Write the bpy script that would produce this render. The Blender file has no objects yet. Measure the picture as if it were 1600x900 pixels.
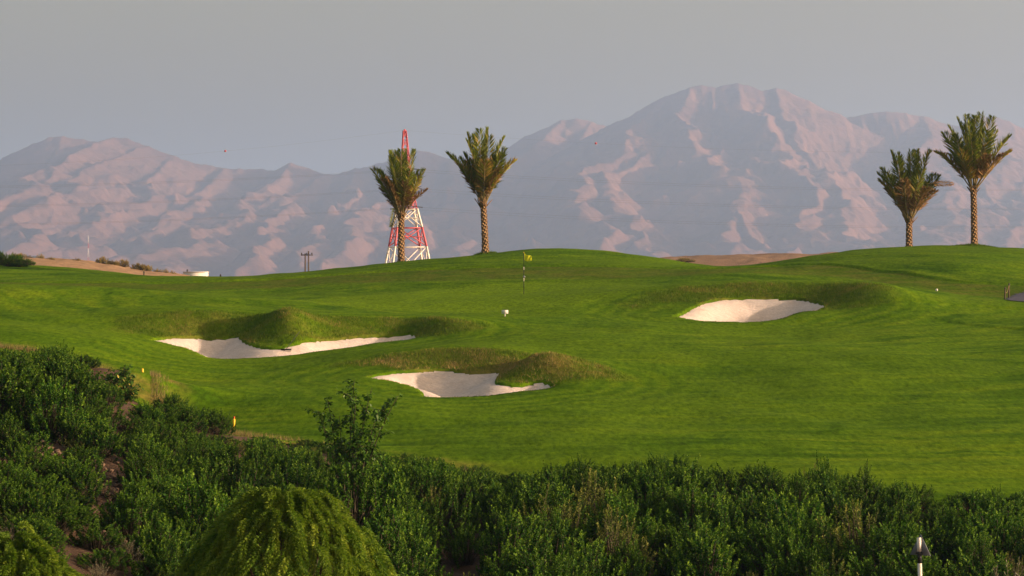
import bpy, math, random
import numpy as np
from mathutils import Vector, Matrix

R = math.radians
rng = np.random.default_rng(7)
random.seed(7)
sc = bpy.context.scene
col = sc.collection

# ------------------------------------------------------------------ camera
F = 4000.0            # focal length in photo pixels (1600 wide)
HY = 440.0            # row of the true horizon
cam = bpy.data.cameras.new("camera")
cam.sensor_width = 36.0
cam.lens = 36.0 * F / 1600.0
cam.shift_y = -(450.0 - HY) / 1600.0
cam.clip_start = 0.5
cam.clip_end = 60000
camo = bpy.data.objects.new("camera", cam)
camo.rotation_euler = (R(90), 0, 0)
col.objects.link(camo)
sc.camera = camo

# ------------------------------------------------------------------ sky, sun, exposure
SUN_EL, SUN_AZ = R(10.3), R(82)       # azimuth measured from straight behind the camera towards its right
SD = Vector((math.sin(SUN_AZ) * math.cos(SUN_EL), -math.cos(SUN_AZ) * math.cos(SUN_EL), math.sin(SUN_EL)))
w = bpy.data.worlds.new("World")
sc.world = w
w.use_nodes = True
wn = w.node_tree
sky = wn.nodes.new("ShaderNodeTexSky")
sky.sky_type = 'NISHITA'
sky.sun_disc = False
sky.sun_elevation = SUN_EL
sky.sun_rotation = math.atan2(SD.x, SD.y)
sky.altitude = 50
sky.air_density = 1.0
sky.dust_density = 6.0
sky.ozone_density = 0.2
dust = wn.nodes.new("ShaderNodeMix"); dust.data_type = 'RGBA'; dust.blend_type = 'MULTIPLY'      # airborne dust warms the whole sky
dust.inputs[0].default_value = 1.0; dust.inputs[7].default_value = (1.30, 1.07, .80, 1)
wn.links.new(sky.outputs[0], dust.inputs[6])
wn.links.new(dust.outputs[2], wn.nodes["Background"].inputs[0])
wn.nodes["Background"].inputs[1].default_value = 0.076
sl = bpy.data.lights.new("sun", 'SUN')
sl.energy = 5.0
sl.angle = R(0.5)
sl.color = (1.0, 0.70, 0.49)
so = bpy.data.objects.new("sun", sl)
so.rotation_euler = SD.to_track_quat('Z', 'Y').to_euler()
so.location = (60, -60, 60)
col.objects.link(so)
sc.view_settings.view_transform = 'Standard'
sc.view_settings.look = 'None'
sc.view_settings.gamma = 1.0
sc.view_settings.use_curve_mapping = False
sc.view_settings.exposure = 1.38
sc.cycles.use_denoising = True
sc.cycles.max_bounces = 6
sc.cycles.diffuse_bounces = 2
sc.cycles.glossy_bounces = 2
sc.cycles.transmission_bounces = 3
sc.cycles.volume_bounces = 1
sc.cycles.transparent_max_bounces = 6

# ------------------------------------------------------------------ helpers
def P(px, py, d):
    return np.array([(px - 800.0) / F * d, d, (HY - py) / F * d])

def mesh_np(name, V, polys):
    """polys: list of int arrays of shape (n,k)"""
    me = bpy.data.meshes.new(name)
    V = np.asarray(V, dtype=np.float32)
    me.vertices.add(len(V))
    me.vertices.foreach_set("co", V.ravel())
    polys = [np.asarray(p, dtype=np.int32) for p in polys if len(p)]
    nl = sum(p.size for p in polys)
    npoly = sum(len(p) for p in polys)
    me.loops.add(nl)
    me.polygons.add(npoly)
    me.loops.foreach_set("vertex_index", np.concatenate([p.ravel() for p in polys]))
    tot = np.concatenate([np.full(len(p), p.shape[1], np.int32) for p in polys])
    st = np.concatenate([[0], np.cumsum(tot)[:-1]]).astype(np.int32)
    me.polygons.foreach_set("loop_start", st)
    me.polygons.foreach_set("loop_total", tot)
    me.update(calc_edges=True)
    return me

def smooth(me):
    me.polygons.foreach_set("use_smooth", np.ones(len(me.polygons), bool))

def attr(me, name, vals):
    a = me.attributes.new(name, 'FLOAT', 'POINT')
    a.data.foreach_set("value", np.asarray(vals, np.float32))

def link(name, data, mat=None, parent=None, loc=None, rot=None, scl=None, kind=None, label=None, cat=None, group=None):
    o = bpy.data.objects.new(name, data)
    col.objects.link(o)
    if mat is not None and data is not None and not data.materials:
        data.materials.append(mat)
    elif mat is not None and data is not None and data.materials[0] != mat:
        o.material_slots[0].link = 'OBJECT'; o.material_slots[0].material = mat
    if parent is not None: o.parent = parent
    if loc is not None: o.location = loc
    if rot is not None: o.rotation_euler = rot
    if scl is not None: o.scale = scl
    if kind: o["kind"] = kind
    if label: o["label"] = label
    if cat: o["category"] = cat
    if group: o["group"] = group
    return o

def copy_tree(o, parent=None):
    c = o.copy()
    col.objects.link(c)
    c.parent = parent
    for ch in list(o.children):
        copy_tree(ch, c)
    return c

class MB:
    """collects simple shapes, builds one mesh"""
    def __init__(s): s.V = []; s.Fq = []; s.Ft = []; s.n = 0; s.T = []
    def add(s, V, quads=(), tris=(), tint=0.5):
        V = np.asarray(V, float)
        if len(quads): s.Fq.append(np.asarray(quads, int) + s.n)
        if len(tris): s.Ft.append(np.asarray(tris, int) + s.n)
        s.V.append(V); s.n += len(V)
        s.T.append(np.broadcast_to(np.asarray(tint, float), (len(V),)))
    def box(s, c, size, rot=None):
        a = np.array([[x, y, z] for x in (-.5, .5) for y in (-.5, .5) for z in (-.5, .5)]) * np.asarray(size, float)
        if rot is not None: a = a @ np.array(rot).T
        s.add(a + np.asarray(c, float), [(0, 1, 3, 2), (4, 6, 7, 5), (0, 4, 5, 1), (2, 3, 7, 6), (0, 2, 6, 4), (1, 5, 7, 3)])
    def tube(s, pts, rad, n=6, cap=True, tint=0.5):
        pts = np.asarray(pts, float); m = len(pts)
        rad = np.broadcast_to(np.asarray(rad, float), (m,))
        T = np.gradient(pts, axis=0); T /= np.linalg.norm(T, axis=1)[:, None] + 1e-9
        ref = np.array([0, 0, 1.]) if abs(T[0, 2]) < .9 else np.array([1., 0, 0])
        A = np.cross(T, ref); A /= np.linalg.norm(A, axis=1)[:, None] + 1e-9
        B = np.cross(T, A)
        th = np.arange(n) * 2 * math.pi / n
        V = (pts[:, None, :] + rad[:, None, None] * (np.cos(th)[None, :, None] * A[:, None, :] + np.sin(th)[None, :, None] * B[:, None, :])).reshape(-1, 3)
        q = []
        for i in range(m - 1):
            for k in range(n):
                q.append((i * n + k, i * n + (k + 1) % n, (i + 1) * n + (k + 1) % n, (i + 1) * n + k))
        t = []
        if cap:
            for k in range(1, n - 1):
                t.append((0, k + 1, k)); b = (m - 1) * n; t.append((b, b + k, b + k + 1))
        s.add(V, q, t, tint)
    def bar(s, a, b, r, n=4): s.tube([a, b], [r, r], n)
    def leaves(s, Pb, D, N, L, W, tint, fold=0.25):
        """diamond leaves: base points, axis, face normal"""
        D = D / (np.linalg.norm(D, axis=1)[:, None] + 1e-9)
        S = np.cross(D, N); S /= np.linalg.norm(S, axis=1)[:, None] + 1e-9
        U = np.cross(S, D)
        L = np.broadcast_to(L, (len(Pb),))[:, None]; W = np.broadcast_to(W, (len(Pb),))[:, None]
        mid = Pb + D * L * .5
        V = np.stack([Pb, mid + S * W * .5 + U * W * fold, Pb + D * L, mid - S * W * .5 + U * W * fold], 1).reshape(-1, 3)
        b = np.arange(len(Pb))[:, None] * 4
        s.add(V, (), np.concatenate([b + np.array([0, 1, 2]), b + np.array([0, 2, 3])]), np.repeat(np.broadcast_to(tint, (len(Pb),)), 4))
    def mesh(s, name, sm=False):
        polys = []
        if s.Fq: polys.append(np.concatenate(s.Fq))
        if s.Ft: polys.append(np.concatenate(s.Ft))
        me = mesh_np(name, np.concatenate(s.V), polys)
        attr(me, "tint", np.concatenate(s.T))
        if sm: smooth(me)
        return me

# value noise (numpy)
def vnoise(x, y, seed=0):
    xi = np.floor(x).astype(np.int64); yi = np.floor(y).astype(np.int64)
    fx = x - xi; fy = y - yi
    fx = fx * fx * fx * (fx * (fx * 6 - 15) + 10); fy = fy * fy * fy * (fy * (fy * 6 - 15) + 10)
    def h(a, b):
        n = (a * 374761393 + b * 668265263 + seed * 1442695041) & 0x7fffffff
        n = ((n ^ (n >> 13)) * 1274126177) & 0x7fffffff
        n = n ^ (n >> 16)
        return (n & 0xffff) / 65535.0 * 2 - 1
    return (h(xi, yi) * (1 - fx) + h(xi + 1, yi) * fx) * (1 - fy) + (h(xi, yi + 1) * (1 - fx) + h(xi + 1, yi + 1) * fx) * fy
def fbm(x, y, o=4, seed=0):
    v = 0; a = 1.0
    for i in range(o):
        v = v + a * vnoise(x, y, seed + i); x = x * 2.03 + 11.3; y = y * 2.03 - 7.7; a *= .5
    return v
def ridged(x, y, o=5, seed=0):
    v = 0; a = 1.0; wgt = 1.0
    for i in range(o):
        n = 1 - np.abs(vnoise(x, y, seed + i)); n = n * n * wgt
        v = v + a * n; wgt = np.clip(n * 1.6, 0, 1); x = x * 2.07 + 5.1; y = y * 2.07 - 3.3; a *= .5
    return v
def sstep(a, b, x):
    t = np.clip((x - a) / (b - a), 0, 1); return t * t * (3 - 2 * t)

# ------------------------------------------------------------------ materials
def new_mat(name):
    m = bpy.data.materials.new(name); m.use_nodes = True
    nt = m.node_tree
    return m, nt, nt.nodes["Principled BSDF"]
def N(nt, t, **kw):
    n = nt.nodes.new(t)
    for k, v in kw.items():
        if k.startswith("_"): setattr(n, k[1:], v)
        else: n.inputs[k.replace("__", " ")].default_value = v
    return n
def ramp(nt, fac, stops):
    r = nt.nodes.new("ShaderNodeValToRGB")
    while len(r.color_ramp.elements) < len(stops): r.color_ramp.elements.new(0.5)
    for e, (p, c) in zip(r.color_ramp.elements, stops):
        e.position = p; e.color = (*c, 1)
    nt.links.new(fac, r.inputs[0])
    return r.outputs[0]
def mixc(nt, f, a, b, mode='MIX'):
    m = nt.nodes.new("ShaderNodeMix"); m.data_type = 'RGBA'; m.blend_type = mode
    for s, v in ((m.inputs[0], f), (m.inputs[6], a), (m.inputs[7], b)):
        if hasattr(v, "links"): nt.links.new(v, s)
        else: s.default_value = v if not isinstance(v, tuple) else (*v, 1)
    return m.outputs[2]
def math_(nt, op, a, b=0.0):
    m = nt.nodes.new("ShaderNodeMath"); m.operation = op
    for s, v in ((m.inputs[0], a), (m.inputs[1], b)):
        if hasattr(v, "links"): nt.links.new(v, s)
        else: s.default_value = v
    return m.outputs[0]
def noise(nt, scale, detail=3, rough=.55, vec=None, dist=0.0):
    n = N(nt, "ShaderNodeTexNoise", Scale=scale, Detail=detail, Roughness=rough, Distortion=dist)
    if vec is not None: nt.links.new(vec, n.inputs["Vector"])
    return n.outputs["Fac"]
def coords(nt, scale=(1, 1, 1), rot=(0, 0, 0), which="Object"):
    tc = nt.nodes.new("ShaderNodeTexCoord"); mp = nt.nodes.new("ShaderNodeMapping")
    mp.inputs["Scale"].default_value = scale; mp.inputs["Rotation"].default_value = rot
    nt.links.new(tc.outputs[which], mp.inputs[0]); return mp.outputs[0]
def attrn(nt, name):
    a = nt.nodes.new("ShaderNodeAttribute"); a.attribute_name = name; return a.outputs["Fac"]
def bump(nt, h, strength, dist, bsdf):
    b = N(nt, "ShaderNodeBump", Strength=strength, Distance=dist)
    nt.links.new(h, b.inputs["Height"]); nt.links.new(b.outputs[0], bsdf.inputs["Normal"])

def plain(name, c, rough=.7, var=.15, scale=6, metal=0, spec=.3):
    m, nt, b = new_mat(name)
    v = coords(nt)
    n = noise(nt, scale, 5, .6, v)
    lo = tuple(x * (1 - var) for x in c); hi = tuple(min(1, x * (1 + var)) for x in c)
    nt.links.new(ramp(nt, n, [(.3, lo), (.7, hi)]), b.inputs["Base Color"])
    b.inputs["Roughness"].default_value = rough; b.inputs["Metallic"].default_value = metal
    b.inputs["Specular IOR Level"].default_value = spec
    bump(nt, n, .15, .01, b)
    return m

def leaf_mat(name, stops, trans=.3, rnd=.35, rough=.55, hue2=None):
    """stops: colour over the per-leaf tint; rnd: per-object value variation"""
    m, nt, b = new_mat(name)
    t = attrn(nt, "tint")
    c = ramp(nt, t, stops)
    oi = nt.nodes.new("ShaderNodeObjectInfo")
    hsv = nt.nodes.new("ShaderNodeHueSaturation")
    nt.links.new(c, hsv.inputs["Color"])
    nt.links.new(math_(nt, 'ADD', math_(nt, 'MULTIPLY', oi.outputs["Random"], rnd), 1 - rnd / 2), hsv.inputs["Value"])
    if hue2:
        f = math_(nt, 'MULTIPLY', math_(nt, 'FRACT', math_(nt, 'MULTIPLY', oi.outputs["Random"], 7.31)), .55)
        cc = mixc(nt, f, hsv.outputs[0], hue2)
    else: cc = hsv.outputs[0]
    nt.links.new(cc, b.inputs["Base Color"])
    b.inputs["Roughness"].default_value = rough
    b.inputs["Specular IOR Level"].default_value = .12
    tr = nt.nodes.new("ShaderNodeBsdfTranslucent")
    nt.links.new(mixc(nt, .5, cc, (.85, 1.0, .2), 'MULTIPLY'), tr.inputs[0])
    mx = nt.nodes.new("ShaderNodeMixShader"); mx.inputs[0].default_value = trans
    out = nt.nodes["Material Output"]
    nt.links.new(b.outputs[0], mx.inputs[1]); nt.links.new(tr.outputs[0], mx.inputs[2]); nt.links.new(mx.outputs[0], out.inputs[0])
    return m

def turf_mat():
    m, nt, b = new_mat("turf")
    big = noise(nt, .09, 4, .55, coords(nt))
    st = noise(nt, 1.0, 4, .6, coords(nt, (.10, 1.6, .3), (0, 0, R(7))), .8)      # mower passes
    st2 = noise(nt, 1.0, 4, .6, coords(nt, (.5, 3.0, .5), (0, 0, R(-4))), .5)
    fine = noise(nt, 4.0, 5, .75, coords(nt, (1.3, .5, 1)))
    mw = math_(nt, 'ADD', math_(nt, 'MULTIPLY', attrn(nt, "mow"), .30), math_(nt, 'ADD', math_(nt, 'MULTIPLY', st, .3), .35))
    c = ramp(nt, mw, [(.28, (.042, .102, .002)), (.5, (.078, .158, .003)), (.72, (.130, .206, .005))])
    c = mixc(nt, math_(nt, 'MULTIPLY', sub01(nt, big, .45, .62), .6), c, (.092, .168, .004))
    c = mixc(nt, math_(nt, 'MULTIPLY', sub01(nt, st2, .55, .75), .35), c, (.038, .110, .002))
    # putting surface
    c = mixc(nt, math_(nt, 'MULTIPLY', attrn(nt, "green"), .75), c, (.122, .212, .005))
    # taller, drier grass
    rn = sub01(nt, noise(nt, .55, 5, .65, coords(nt, (1, 1.3, 1))), .40, .62)
    c = mixc(nt, math_(nt, 'MULTIPLY', attrn(nt, "rough"), .75), c, (.062, .112, .005))
    c = mixc(nt, math_(nt, 'MULTIPLY', math_(nt, 'MULTIPLY', attrn(nt, "dry"), rn), .8), c, (.190, .150, .040))
    # worn straw coloured flecks
    fl = sub01(nt, noise(nt, .33, 6, .75, coords(nt, (.6, 1.8, 1))), .66, .76)
    c = mixc(nt, math_(nt, 'MULTIPLY', fl, .55), c, (.150, .135, .040))
    c = mixc(nt, 1.0, c, ramp(nt, fine, [(.30, (.48, .54, .5)), (.70, (1.52, 1.44, 1.4))]), 'MULTIPLY')
    nt.links.new(c, b.inputs["Base Color"])
    b.inputs["Roughness"].default_value = .95; b.inputs["Specular IOR Level"].default_value = .02
    h = math_(nt, 'ADD', math_(nt, 'MULTIPLY', fine, .5), math_(nt, 'MULTIPLY', st2, .5))
    bump(nt, h, .8, .05, b)
    return m
def sub01(nt, v, lo, hi):
    mr = nt.nodes.new("ShaderNodeMapRange"); mr.interpolation_type = 'SMOOTHSTEP'
    mr.inputs[1].default_value = lo; mr.inputs[2].default_value = hi
    nt.links.new(v, mr.inputs[0]); return mr.outputs[0]

def soil_mat(name, a, bcol, sc1=.5, bd=.08, stones=True):
    m, nt, b = new_mat(name)
    n = noise(nt, sc1, 8, .7, coords(nt))
    f = noise(nt, sc1 * 14, 4, .7, coords(nt))
    c = ramp(nt, n, [(.3, a), (.7, bcol)])
    c = mixc(nt, .6, c, ramp(nt, f, [(.3, (.55, .55, .55)), (.75, (1.35, 1.3, 1.25))]), 'MULTIPLY')
    nt.links.new(c, b.inputs["Base Color"]); b.inputs["Roughness"].default_value = .95
    b.inputs["Specular IOR Level"].default_value = .1
    bump(nt, math_(nt, 'ADD', n, math_(nt, 'MULTIPLY', f, .4)), .8, bd, b)
    return m

def sand_mat():
    m, nt, b = new_mat("bunker_sand")
    n = noise(nt, 1.2, 6, .6, coords(nt)); f = noise(nt, 9, 4, .7, coords(nt, (1, 2.5, 1)))
    rk = noise(nt, 1.0, 3, .5, coords(nt, (1.2, 6, 1), (0, 0, R(25))), 1.5)
    c = ramp(nt, n, [(.3, (.58, .51, .47)), (.7, (.71, .63, .58))])
    c = mixc(nt, 1.0, c, ramp(nt, f, [(.3, (.78, .77, .75)), (.7, (1.12, 1.12, 1.12))]), 'MULTIPLY')
    c = mixc(nt, math_(nt, 'MULTIPLY', sub01(nt, noise(nt, .7, 5, .7, coords(nt)), .52, .72), .45), c, (.42, .33, .26))
    nt.links.new(c, b.inputs["Base Color"]); b.inputs["Roughness"].default_value = .95
    b.inputs["Specular IOR Level"].default_value = .1
    bump(nt, math_(nt, 'ADD', math_(nt, 'MULTIPLY', n, .6), math_(nt, 'ADD', math_(nt, 'MULTIPLY', f, .25), math_(nt, 'MULTIPLY', rk, .5))), .9, .09, b)
    return m

def rock_mat():
    m, nt, b = new_mat("mountain_rock")
    n = noise(nt, .004, 8, .65, coords(nt)); s = noise(nt, 1, 6, .65, coords(nt, (.0025, .0025, .016), (R(12), R(8), 0)))
    f = noise(nt, .03, 6, .7, coords(nt))
    c = ramp(nt, n, [(.3, (.125, .062, .044)), (.5, (.17, .088, .064)), (.72, (.22, .118, .088))])
    c = mixc(nt, .5, c, ramp(nt, s, [(.35, (.72, .70, .70)), (.65, (1.2, 1.2, 1.2))]), 'MULTIPLY')
    nt.links.new(c, b.inputs["Base Color"]); b.inputs["Roughness"].default_value = .95
    b.inputs["Specular IOR Level"].default_value = .05
    bump(nt, math_(nt, 'ADD', f, s), .7, 12, b)
    return m

M = {}
M["turf"] = turf_mat()
M["soil"] = soil_mat("bank_soil", (.05, .034, .024), (.12, .082, .058), .6, .10)
M["desert"] = soil_mat("desert_ground", (.30, .20, .12), (.42, .29, .18), .12, .25)
M["desert2"] = soil_mat("gravel_berm", (.24, .165, .115), (.33, .23, .165), .4, .25)
M["sand"] = sand_mat()
M["rock"] = rock_mat()
M["stone"] = soil_mat("loose_stone", (.10, .07, .05), (.20, .145, .105), 1.5, .03)
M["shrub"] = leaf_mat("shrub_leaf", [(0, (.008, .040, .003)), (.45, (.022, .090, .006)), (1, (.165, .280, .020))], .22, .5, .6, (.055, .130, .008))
M["shrub_dry"] = leaf_mat("dry_shrub_leaf", [(0, (.05, .08, .012)), (.5, (.11, .15, .026)), (1, (.24, .26, .05))], .25, .3)
M["shrub_grey"] = leaf_mat("silver_shrub_leaf", [(0, (.10, .11, .075)), (.5, (.18, .18, .12)), (1, (.28, .27, .19))], .2, .3)
M["tawny"] = leaf_mat("desert_bush_leaf", [(0, (.20, .17, .05)), (.5, (.34, .27, .09)), (1, (.46, .35, .14))], .2, .5)
M["broad"] = leaf_mat("broad_leaf", [(0, (.030, .085, .010)), (.6, (.065, .150, .016)), (.9, (.12, .21, .03)), (1, (.42, .36, .09))], .35, .1, .4)
M["feather"] = leaf_mat("feathery_leaf", [(0, (.060, .135, .010)), (.5, (.150, .245, .020)), (1, (.270, .350, .035))], .35, .15)
M["palmleaf"] = leaf_mat("palm_leaflet", [(0, (.075, .115, .012)), (.45, (.150, .195, .020)), (.7, (.24, .26, .03)), (.86, (.30, .22, .04)), (1, (.38, .23, .06))], .25, .25, .45)
M["palmdry"] = leaf_mat("dry_palm_leaflet", [(0, (.10, .065, .03)), (.5, (.19, .115, .05)), (1, (.28, .17, .07))], .2, .3)
M["palmtan"] = leaf_mat("orange_dry_frond", [(0, (.55, .27, .08)), (1, (.70, .38, .12))], .2, .1)
M["petiole"] = plain("palm_stalk", (.24, .19, .075), .6, .25, 4)
M["trunk"] = plain("palm_trunk", (.20, .13, .07), .9, .35, 8)
M["boot"] = leaf_mat("palm_leaf_base", [(0, (.17, .105, .05)), (.5, (.25, .16, .08)), (1, (.31, .205, .105))], .0, .1, .9)
M["bark"] = plain("bark", (.055, .046, .028), .9, .3, 20)
M["rough"] = leaf_mat("rough_grass_blade", [(0, (.060, .125, .006)), (.5, (.115, .180, .012)), (.75, (.21, .18, .05)), (1, (.34, .25, .11))], .2, .0, .8)
M["straw"] = leaf_mat("straw_grass", [(0, (.11, .115, .03)), (.5, (.21, .17, .07)), (1, (.34, .26, .13))], .2, .0, .8)
M["red"] = plain("red_paint", (.52, .10, .11), .5, .15, 1)
M["white"] = plain("white_paint", (.72, .70, .62), .5, .08, 1)
M["steel"] = plain("dark_steel", (.05, .05, .055), .5, .2, 3, .4)
M["yellow"] = plain("yellow_paint", (.72, .46, .02), .5, .1, 5)
M["flag"] = leaf_mat("flag_cloth", [(0, (.58, .60, .02)), (1, (.66, .66, .03))], .4, 0, .8)
M["black"] = plain("black_paint", (.016, .016, .016), .5, .2, 5)
M["greyplate"] = plain("galvanised_plate", (.17, .19, .22), .5, .12, 10, .3)
M["wood"] = plain("weathered_wood", (.10, .075, .055), .9, .3, 15)
M["asphalt"] = plain("cart_path", (.05, .05, .08), .85, .2, 6)
M["orange"] = plain("orange_tip", (.55, .08, .03), .5, .1, 5)
M["bluegrey"] = plain("blue_grey_sheet", (.20, .24, .32), .6, .1, 2)
M["wire"] = plain("conductor", (.16, .15, .15), .5, .1, 1, .5)

# ------------------------------------------------------------------ the course: terrain from points on the photograph
C = []
def cp(px, py, d): C.append(P(px, py, d))
def cz(x, y, z): C.append(np.array([x, y, z], float))
for a in [(800,740,75),(1000,736,74.5),(1200,748,73),(1450,780,70),(1600,778,70.5),
          (800,680,82),(1100,680,81.5),(1400,690,80),(1600,700,79),(480,692,80),(640,716,77),(340,677,84),(250,640,88.5),(215,602,93),
          (110,562,97),(0,542,99),(450,640,88),(550,650,86.5),(1000,620,91),(1300,620,91),(1600,622,91),(950,580,97),(1200,560,101),
          (1450,560,101),(1600,562,101),(950,530,107),(1150,530,109.5),(1400,520,112),(1600,520,113),(800,520,110),(800,490,119),(900,490,119),
          (1480,485,121),(1600,490,120.5),(1450,455,132),(1540,465,127),
          # right bunker
          (1057,494,119),(1120,502,117.5),(1190,502,117.5),(1250,489,120),(1290,483,122),(1110,469,123.5),(1160,465,124.5),(1220,466,124.5),(1260,471,124),
          (1000,456,125.5),(1080,446,126.3),(1180,442.5,126.8),(1300,443.5,126.3),(1365,451,125),(1080,443.5,129.5),(1180,440.5,130.5),(1300,441.5,130),(1360,468,122.5),(960,480,121),(1000,495,118),
          (820,458,133),(650,462,131),(500,468,128),(1000,440,138),(1200,432,140),(1400,432,141),(1600,447,136),
          (590,426,152),(820,418,151),(1040,421,150),(1250,414,150),(1380,424,144),(1500,415,144),(1600,425,143),
          # skyline of the turf
          (435,433,163),(500,426,163),(627,414.5,165),(757,400,166),(830,394,167),(900,393,167),(960,396,166),(1050,407,163),(1110,417,160),(1150,420,158),
          (1200,413,159),(1290,402,166),(1400,392,170),(1520,389,171),(1560,391,171),(1600,399,171),(1690,405,171),(330,437,165),
          (240,435,176),(180,429.5,178),(100,421.5,180),(0,424,180),(-80,424,178),(100,437,152),(0,438,152),(250,443,150),(400,440,150),
          (0,443,124),(150,453,123),(290,465,121),(420,471,122),(100,452,137),(250,459,137),(0,480,115),(0,510,106),(150,492,113),(150,530,104.5),(190,560,100),
          # left bunker
          (235,533,107.5),(290,544,106),(335,560,104),(430,557,104.5),(500,548,106),(590,535,108.5),(653,528,110.5),
          (262,527,109.5),(345,527,111),(430,542,108),(520,530,110.5),(600,523,112),
          (190,491,112.6),(250,486,113.1),(350,488,113.3),(455,494,111.8),(560,495,113),(640,499,113.6),(700,503,113.4),(725,512,112),(250,482,116.5),(400,484,117),(600,491,117),(380,515,112.8),(690,520,111.2),
          # middle bunker
          (575,591,95.3),(640,603,93.8),(662,620,91.5),(720,620,91.5),(770,617,92.2),(820,611,93.1),(862,605,94.2),
          (640,578,98),(690,577,98.6),(740,580,98.2),(785,582,97.8),(550,560,100.5),(620,548,100.4),(700,545,100.9),(780,547,100.5),(620,542,104),(700,539,104.5),(780,541,104),(808,562,99.6),
          (838,557,97.8),(815,598,95),(845,597,95.3),(900,588,96),(855,562,100.5)]: cp(*a)
# behind the skyline it falls away
for px, py, d in [(435,430,163),(627,414,165),(757,400,166),(900,393,167),(1050,407,163),(1150,421,158),(1290,402,166),(1400,392,170),(1520,389,171),(1690,405,171)]:
    q = P(px, py, d); cz(q[0] * 1.07, d + 11, q[2] - .9); cz(q[0] * 1.2, d + 30, -4.0)
for px in (-150, 50, 250): cz((px - 800) / F * 195, 197, -2.5)
# near bank
for x, y, z in [(0,66,-6.3),(0,58,-7.1),(0,48,-8.2),(8,64,-6.7),(8,56,-7.6),(8,48,-8.4),(14,62,-6.9),(14,48,-8.4),(-5,68,-5.7),(-5,58,-6.7),(-5,48,-7.7),
                (-11.2,62,-4.3),(-14.5,72,-3.0),(-12,60,-4.2),(-8.8,55,-5.2),(-10,50,-5.3),(-7,46,-6.8),(0,38,-8.6),(12,38,-8.6),(-12,38,-7),
                (-15,82,-2.9),(-13,90,-3.0),(-24,60,-3),(-24,80,-2.2),(-26,100,-2.2),(24,70,-6.2),(26,50,-8.2),(-30,40,-4),(30,38,-8.6),(28,90,-4.2),(32,115,-1.6),(36,140,0),(-34,130,-.6),(-42,160,0.6)]: cz(x, y, z)
C = np.array(C)
def tps_fit(C, lam=.02):
    n = len(C); X = C[:, :2] / 10
    r2 = ((X[:, None] - X[None]) ** 2).sum(-1)
    K = .5 * r2 * np.log(r2 + 1e-9) + lam * np.eye(n)
    Pm = np.hstack([np.ones((n, 1)), X])
    A = np.block([[K, Pm], [Pm.T, np.zeros((3, 3))]])
    s = np.linalg.solve(A, np.concatenate([C[:, 2], np.zeros(3)]))
    return X, s
TX, TS = tps_fit(C)
def tps(x, y):
    o = np.empty(x.size); xs = x.ravel() / 10; ys = y.ravel() / 10
    for i in range(0, x.size, 40000):
        a = xs[i:i + 40000]; b = ys[i:i + 40000]
        r2 = (a[:, None] - TX[None, :, 0]) ** 2 + (b[:, None] - TX[None, :, 1]) ** 2
        o[i:i + 40000] = (.5 * r2 * np.log(r2 + 1e-9)) @ TS[:-3] + TS[-3] + TS[-2] * a + TS[-1] * b
    return o.reshape(x.shape)

GX0, GX1, GY0, GY1, GS = -52., 52., 38., 204., .2
gx = np.arange(GX0, GX1 + .01, GS); gy = np.arange(GY0, GY1 + .01, GS)
# evaluate on a coarse grid then interpolate smoothly (0.4 m is plenty for a spline surface)
XX, YY = np.meshgrid(gx, gy)
cx = np.arange(GX0, GX1 + .81, .4); cy = np.arange(GY0, GY1 + .81, .4)
CZ = tps(*np.meshgrid(cx, cy))
def bil(G, x0, y0, s, x, y):
    u = np.clip((x - x0) / s, 0, G.shape[1] - 1.001); v = np.clip((y - y0) / s, 0, G.shape[0] - 1.001)
    i = u.astype(int); j = v.astype(int); fu = u - i; fv = v - j
    return (G[j, i] * (1 - fu) + G[j, i + 1] * fu) * (1 - fv) + (G[j + 1, i] * (1 - fu) + G[j + 1, i + 1] * fu) * fv

def poly_sdf(poly, x, y):
    """signed distance, negative inside"""
    d2 = np.full(x.shape, 1e9); ins = np.zeros(x.shape, bool)
    n = len(poly)
    for i in range(n):
        a = poly[i]; b = poly[(i + 1) % n]; e = b - a
        t = np.clip(((x - a[0]) * e[0] + (y - a[1]) * e[1]) / (e @ e + 1e-12), 0, 1)
        d2 = np.minimum(d2, (x - a[0] - t * e[0]) ** 2 + (y - a[1] - t * e[1]) ** 2)
        c = ((a[1] > y) != (b[1] > y)) & (x < (b[0] - a[0]) * (y - a[1]) / (b[1] - a[1] + 1e-12) + a[0])
        ins ^= c
    return np.where(ins, -1, 1) * np.sqrt(d2)
def smooth_poly(pts, closed=True, k=6):
    pts = np.asarray(pts, float); n = len(pts); out = []
    for i in range(n if closed else n - 1):
        p0, p1, p2, p3 = [pts[(i + o) % n] if closed else pts[min(max(i + o, 0), n - 1)] for o in (-1, 0, 1, 2)]
        for t in np.arange(k) / k:
            out.append(.5 * ((2 * p1) + (-p0 + p2) * t + (2 * p0 - 5 * p1 + 4 * p2 - p3) * t * t + (-p0 + 3 * p1 - 3 * p2 + p3) * t ** 3))
    return np.array(out)
B1 = [(235,531,107.6),(262,527,109.5),(300,526.5,110.6),(345,527,111),(370,525.5,111.2),(386,535,109.6),(405,541,108.3),(430,543,107.8),(452,540,108.4),(520,530,110.5),(600,523,112),(640,521,112.2),(653,524,111.4),
      (648,528,110.4),(590,535,108.5),(500,548,106),(430,557,104.5),(335,560,104),(314,553,104.7),(290,543.5,106),(262,536,107)]
B2 = [(575,589,95.5),(600,583,97),(640,578,98),(690,577,98.6),(740,580,98.2),(783,580.5,98),(776,590,96.5),(777,597,95.3),(800,600,94.9),(840,597.5,95.4),(861,600,95),
      (860,605,94.2),(820,611,93.1),(770,617,92.2),(720,620,91.5),(664,620,91.5),(659,611,92.6),(640,602,93.8),(608,594,94.9)]
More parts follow.
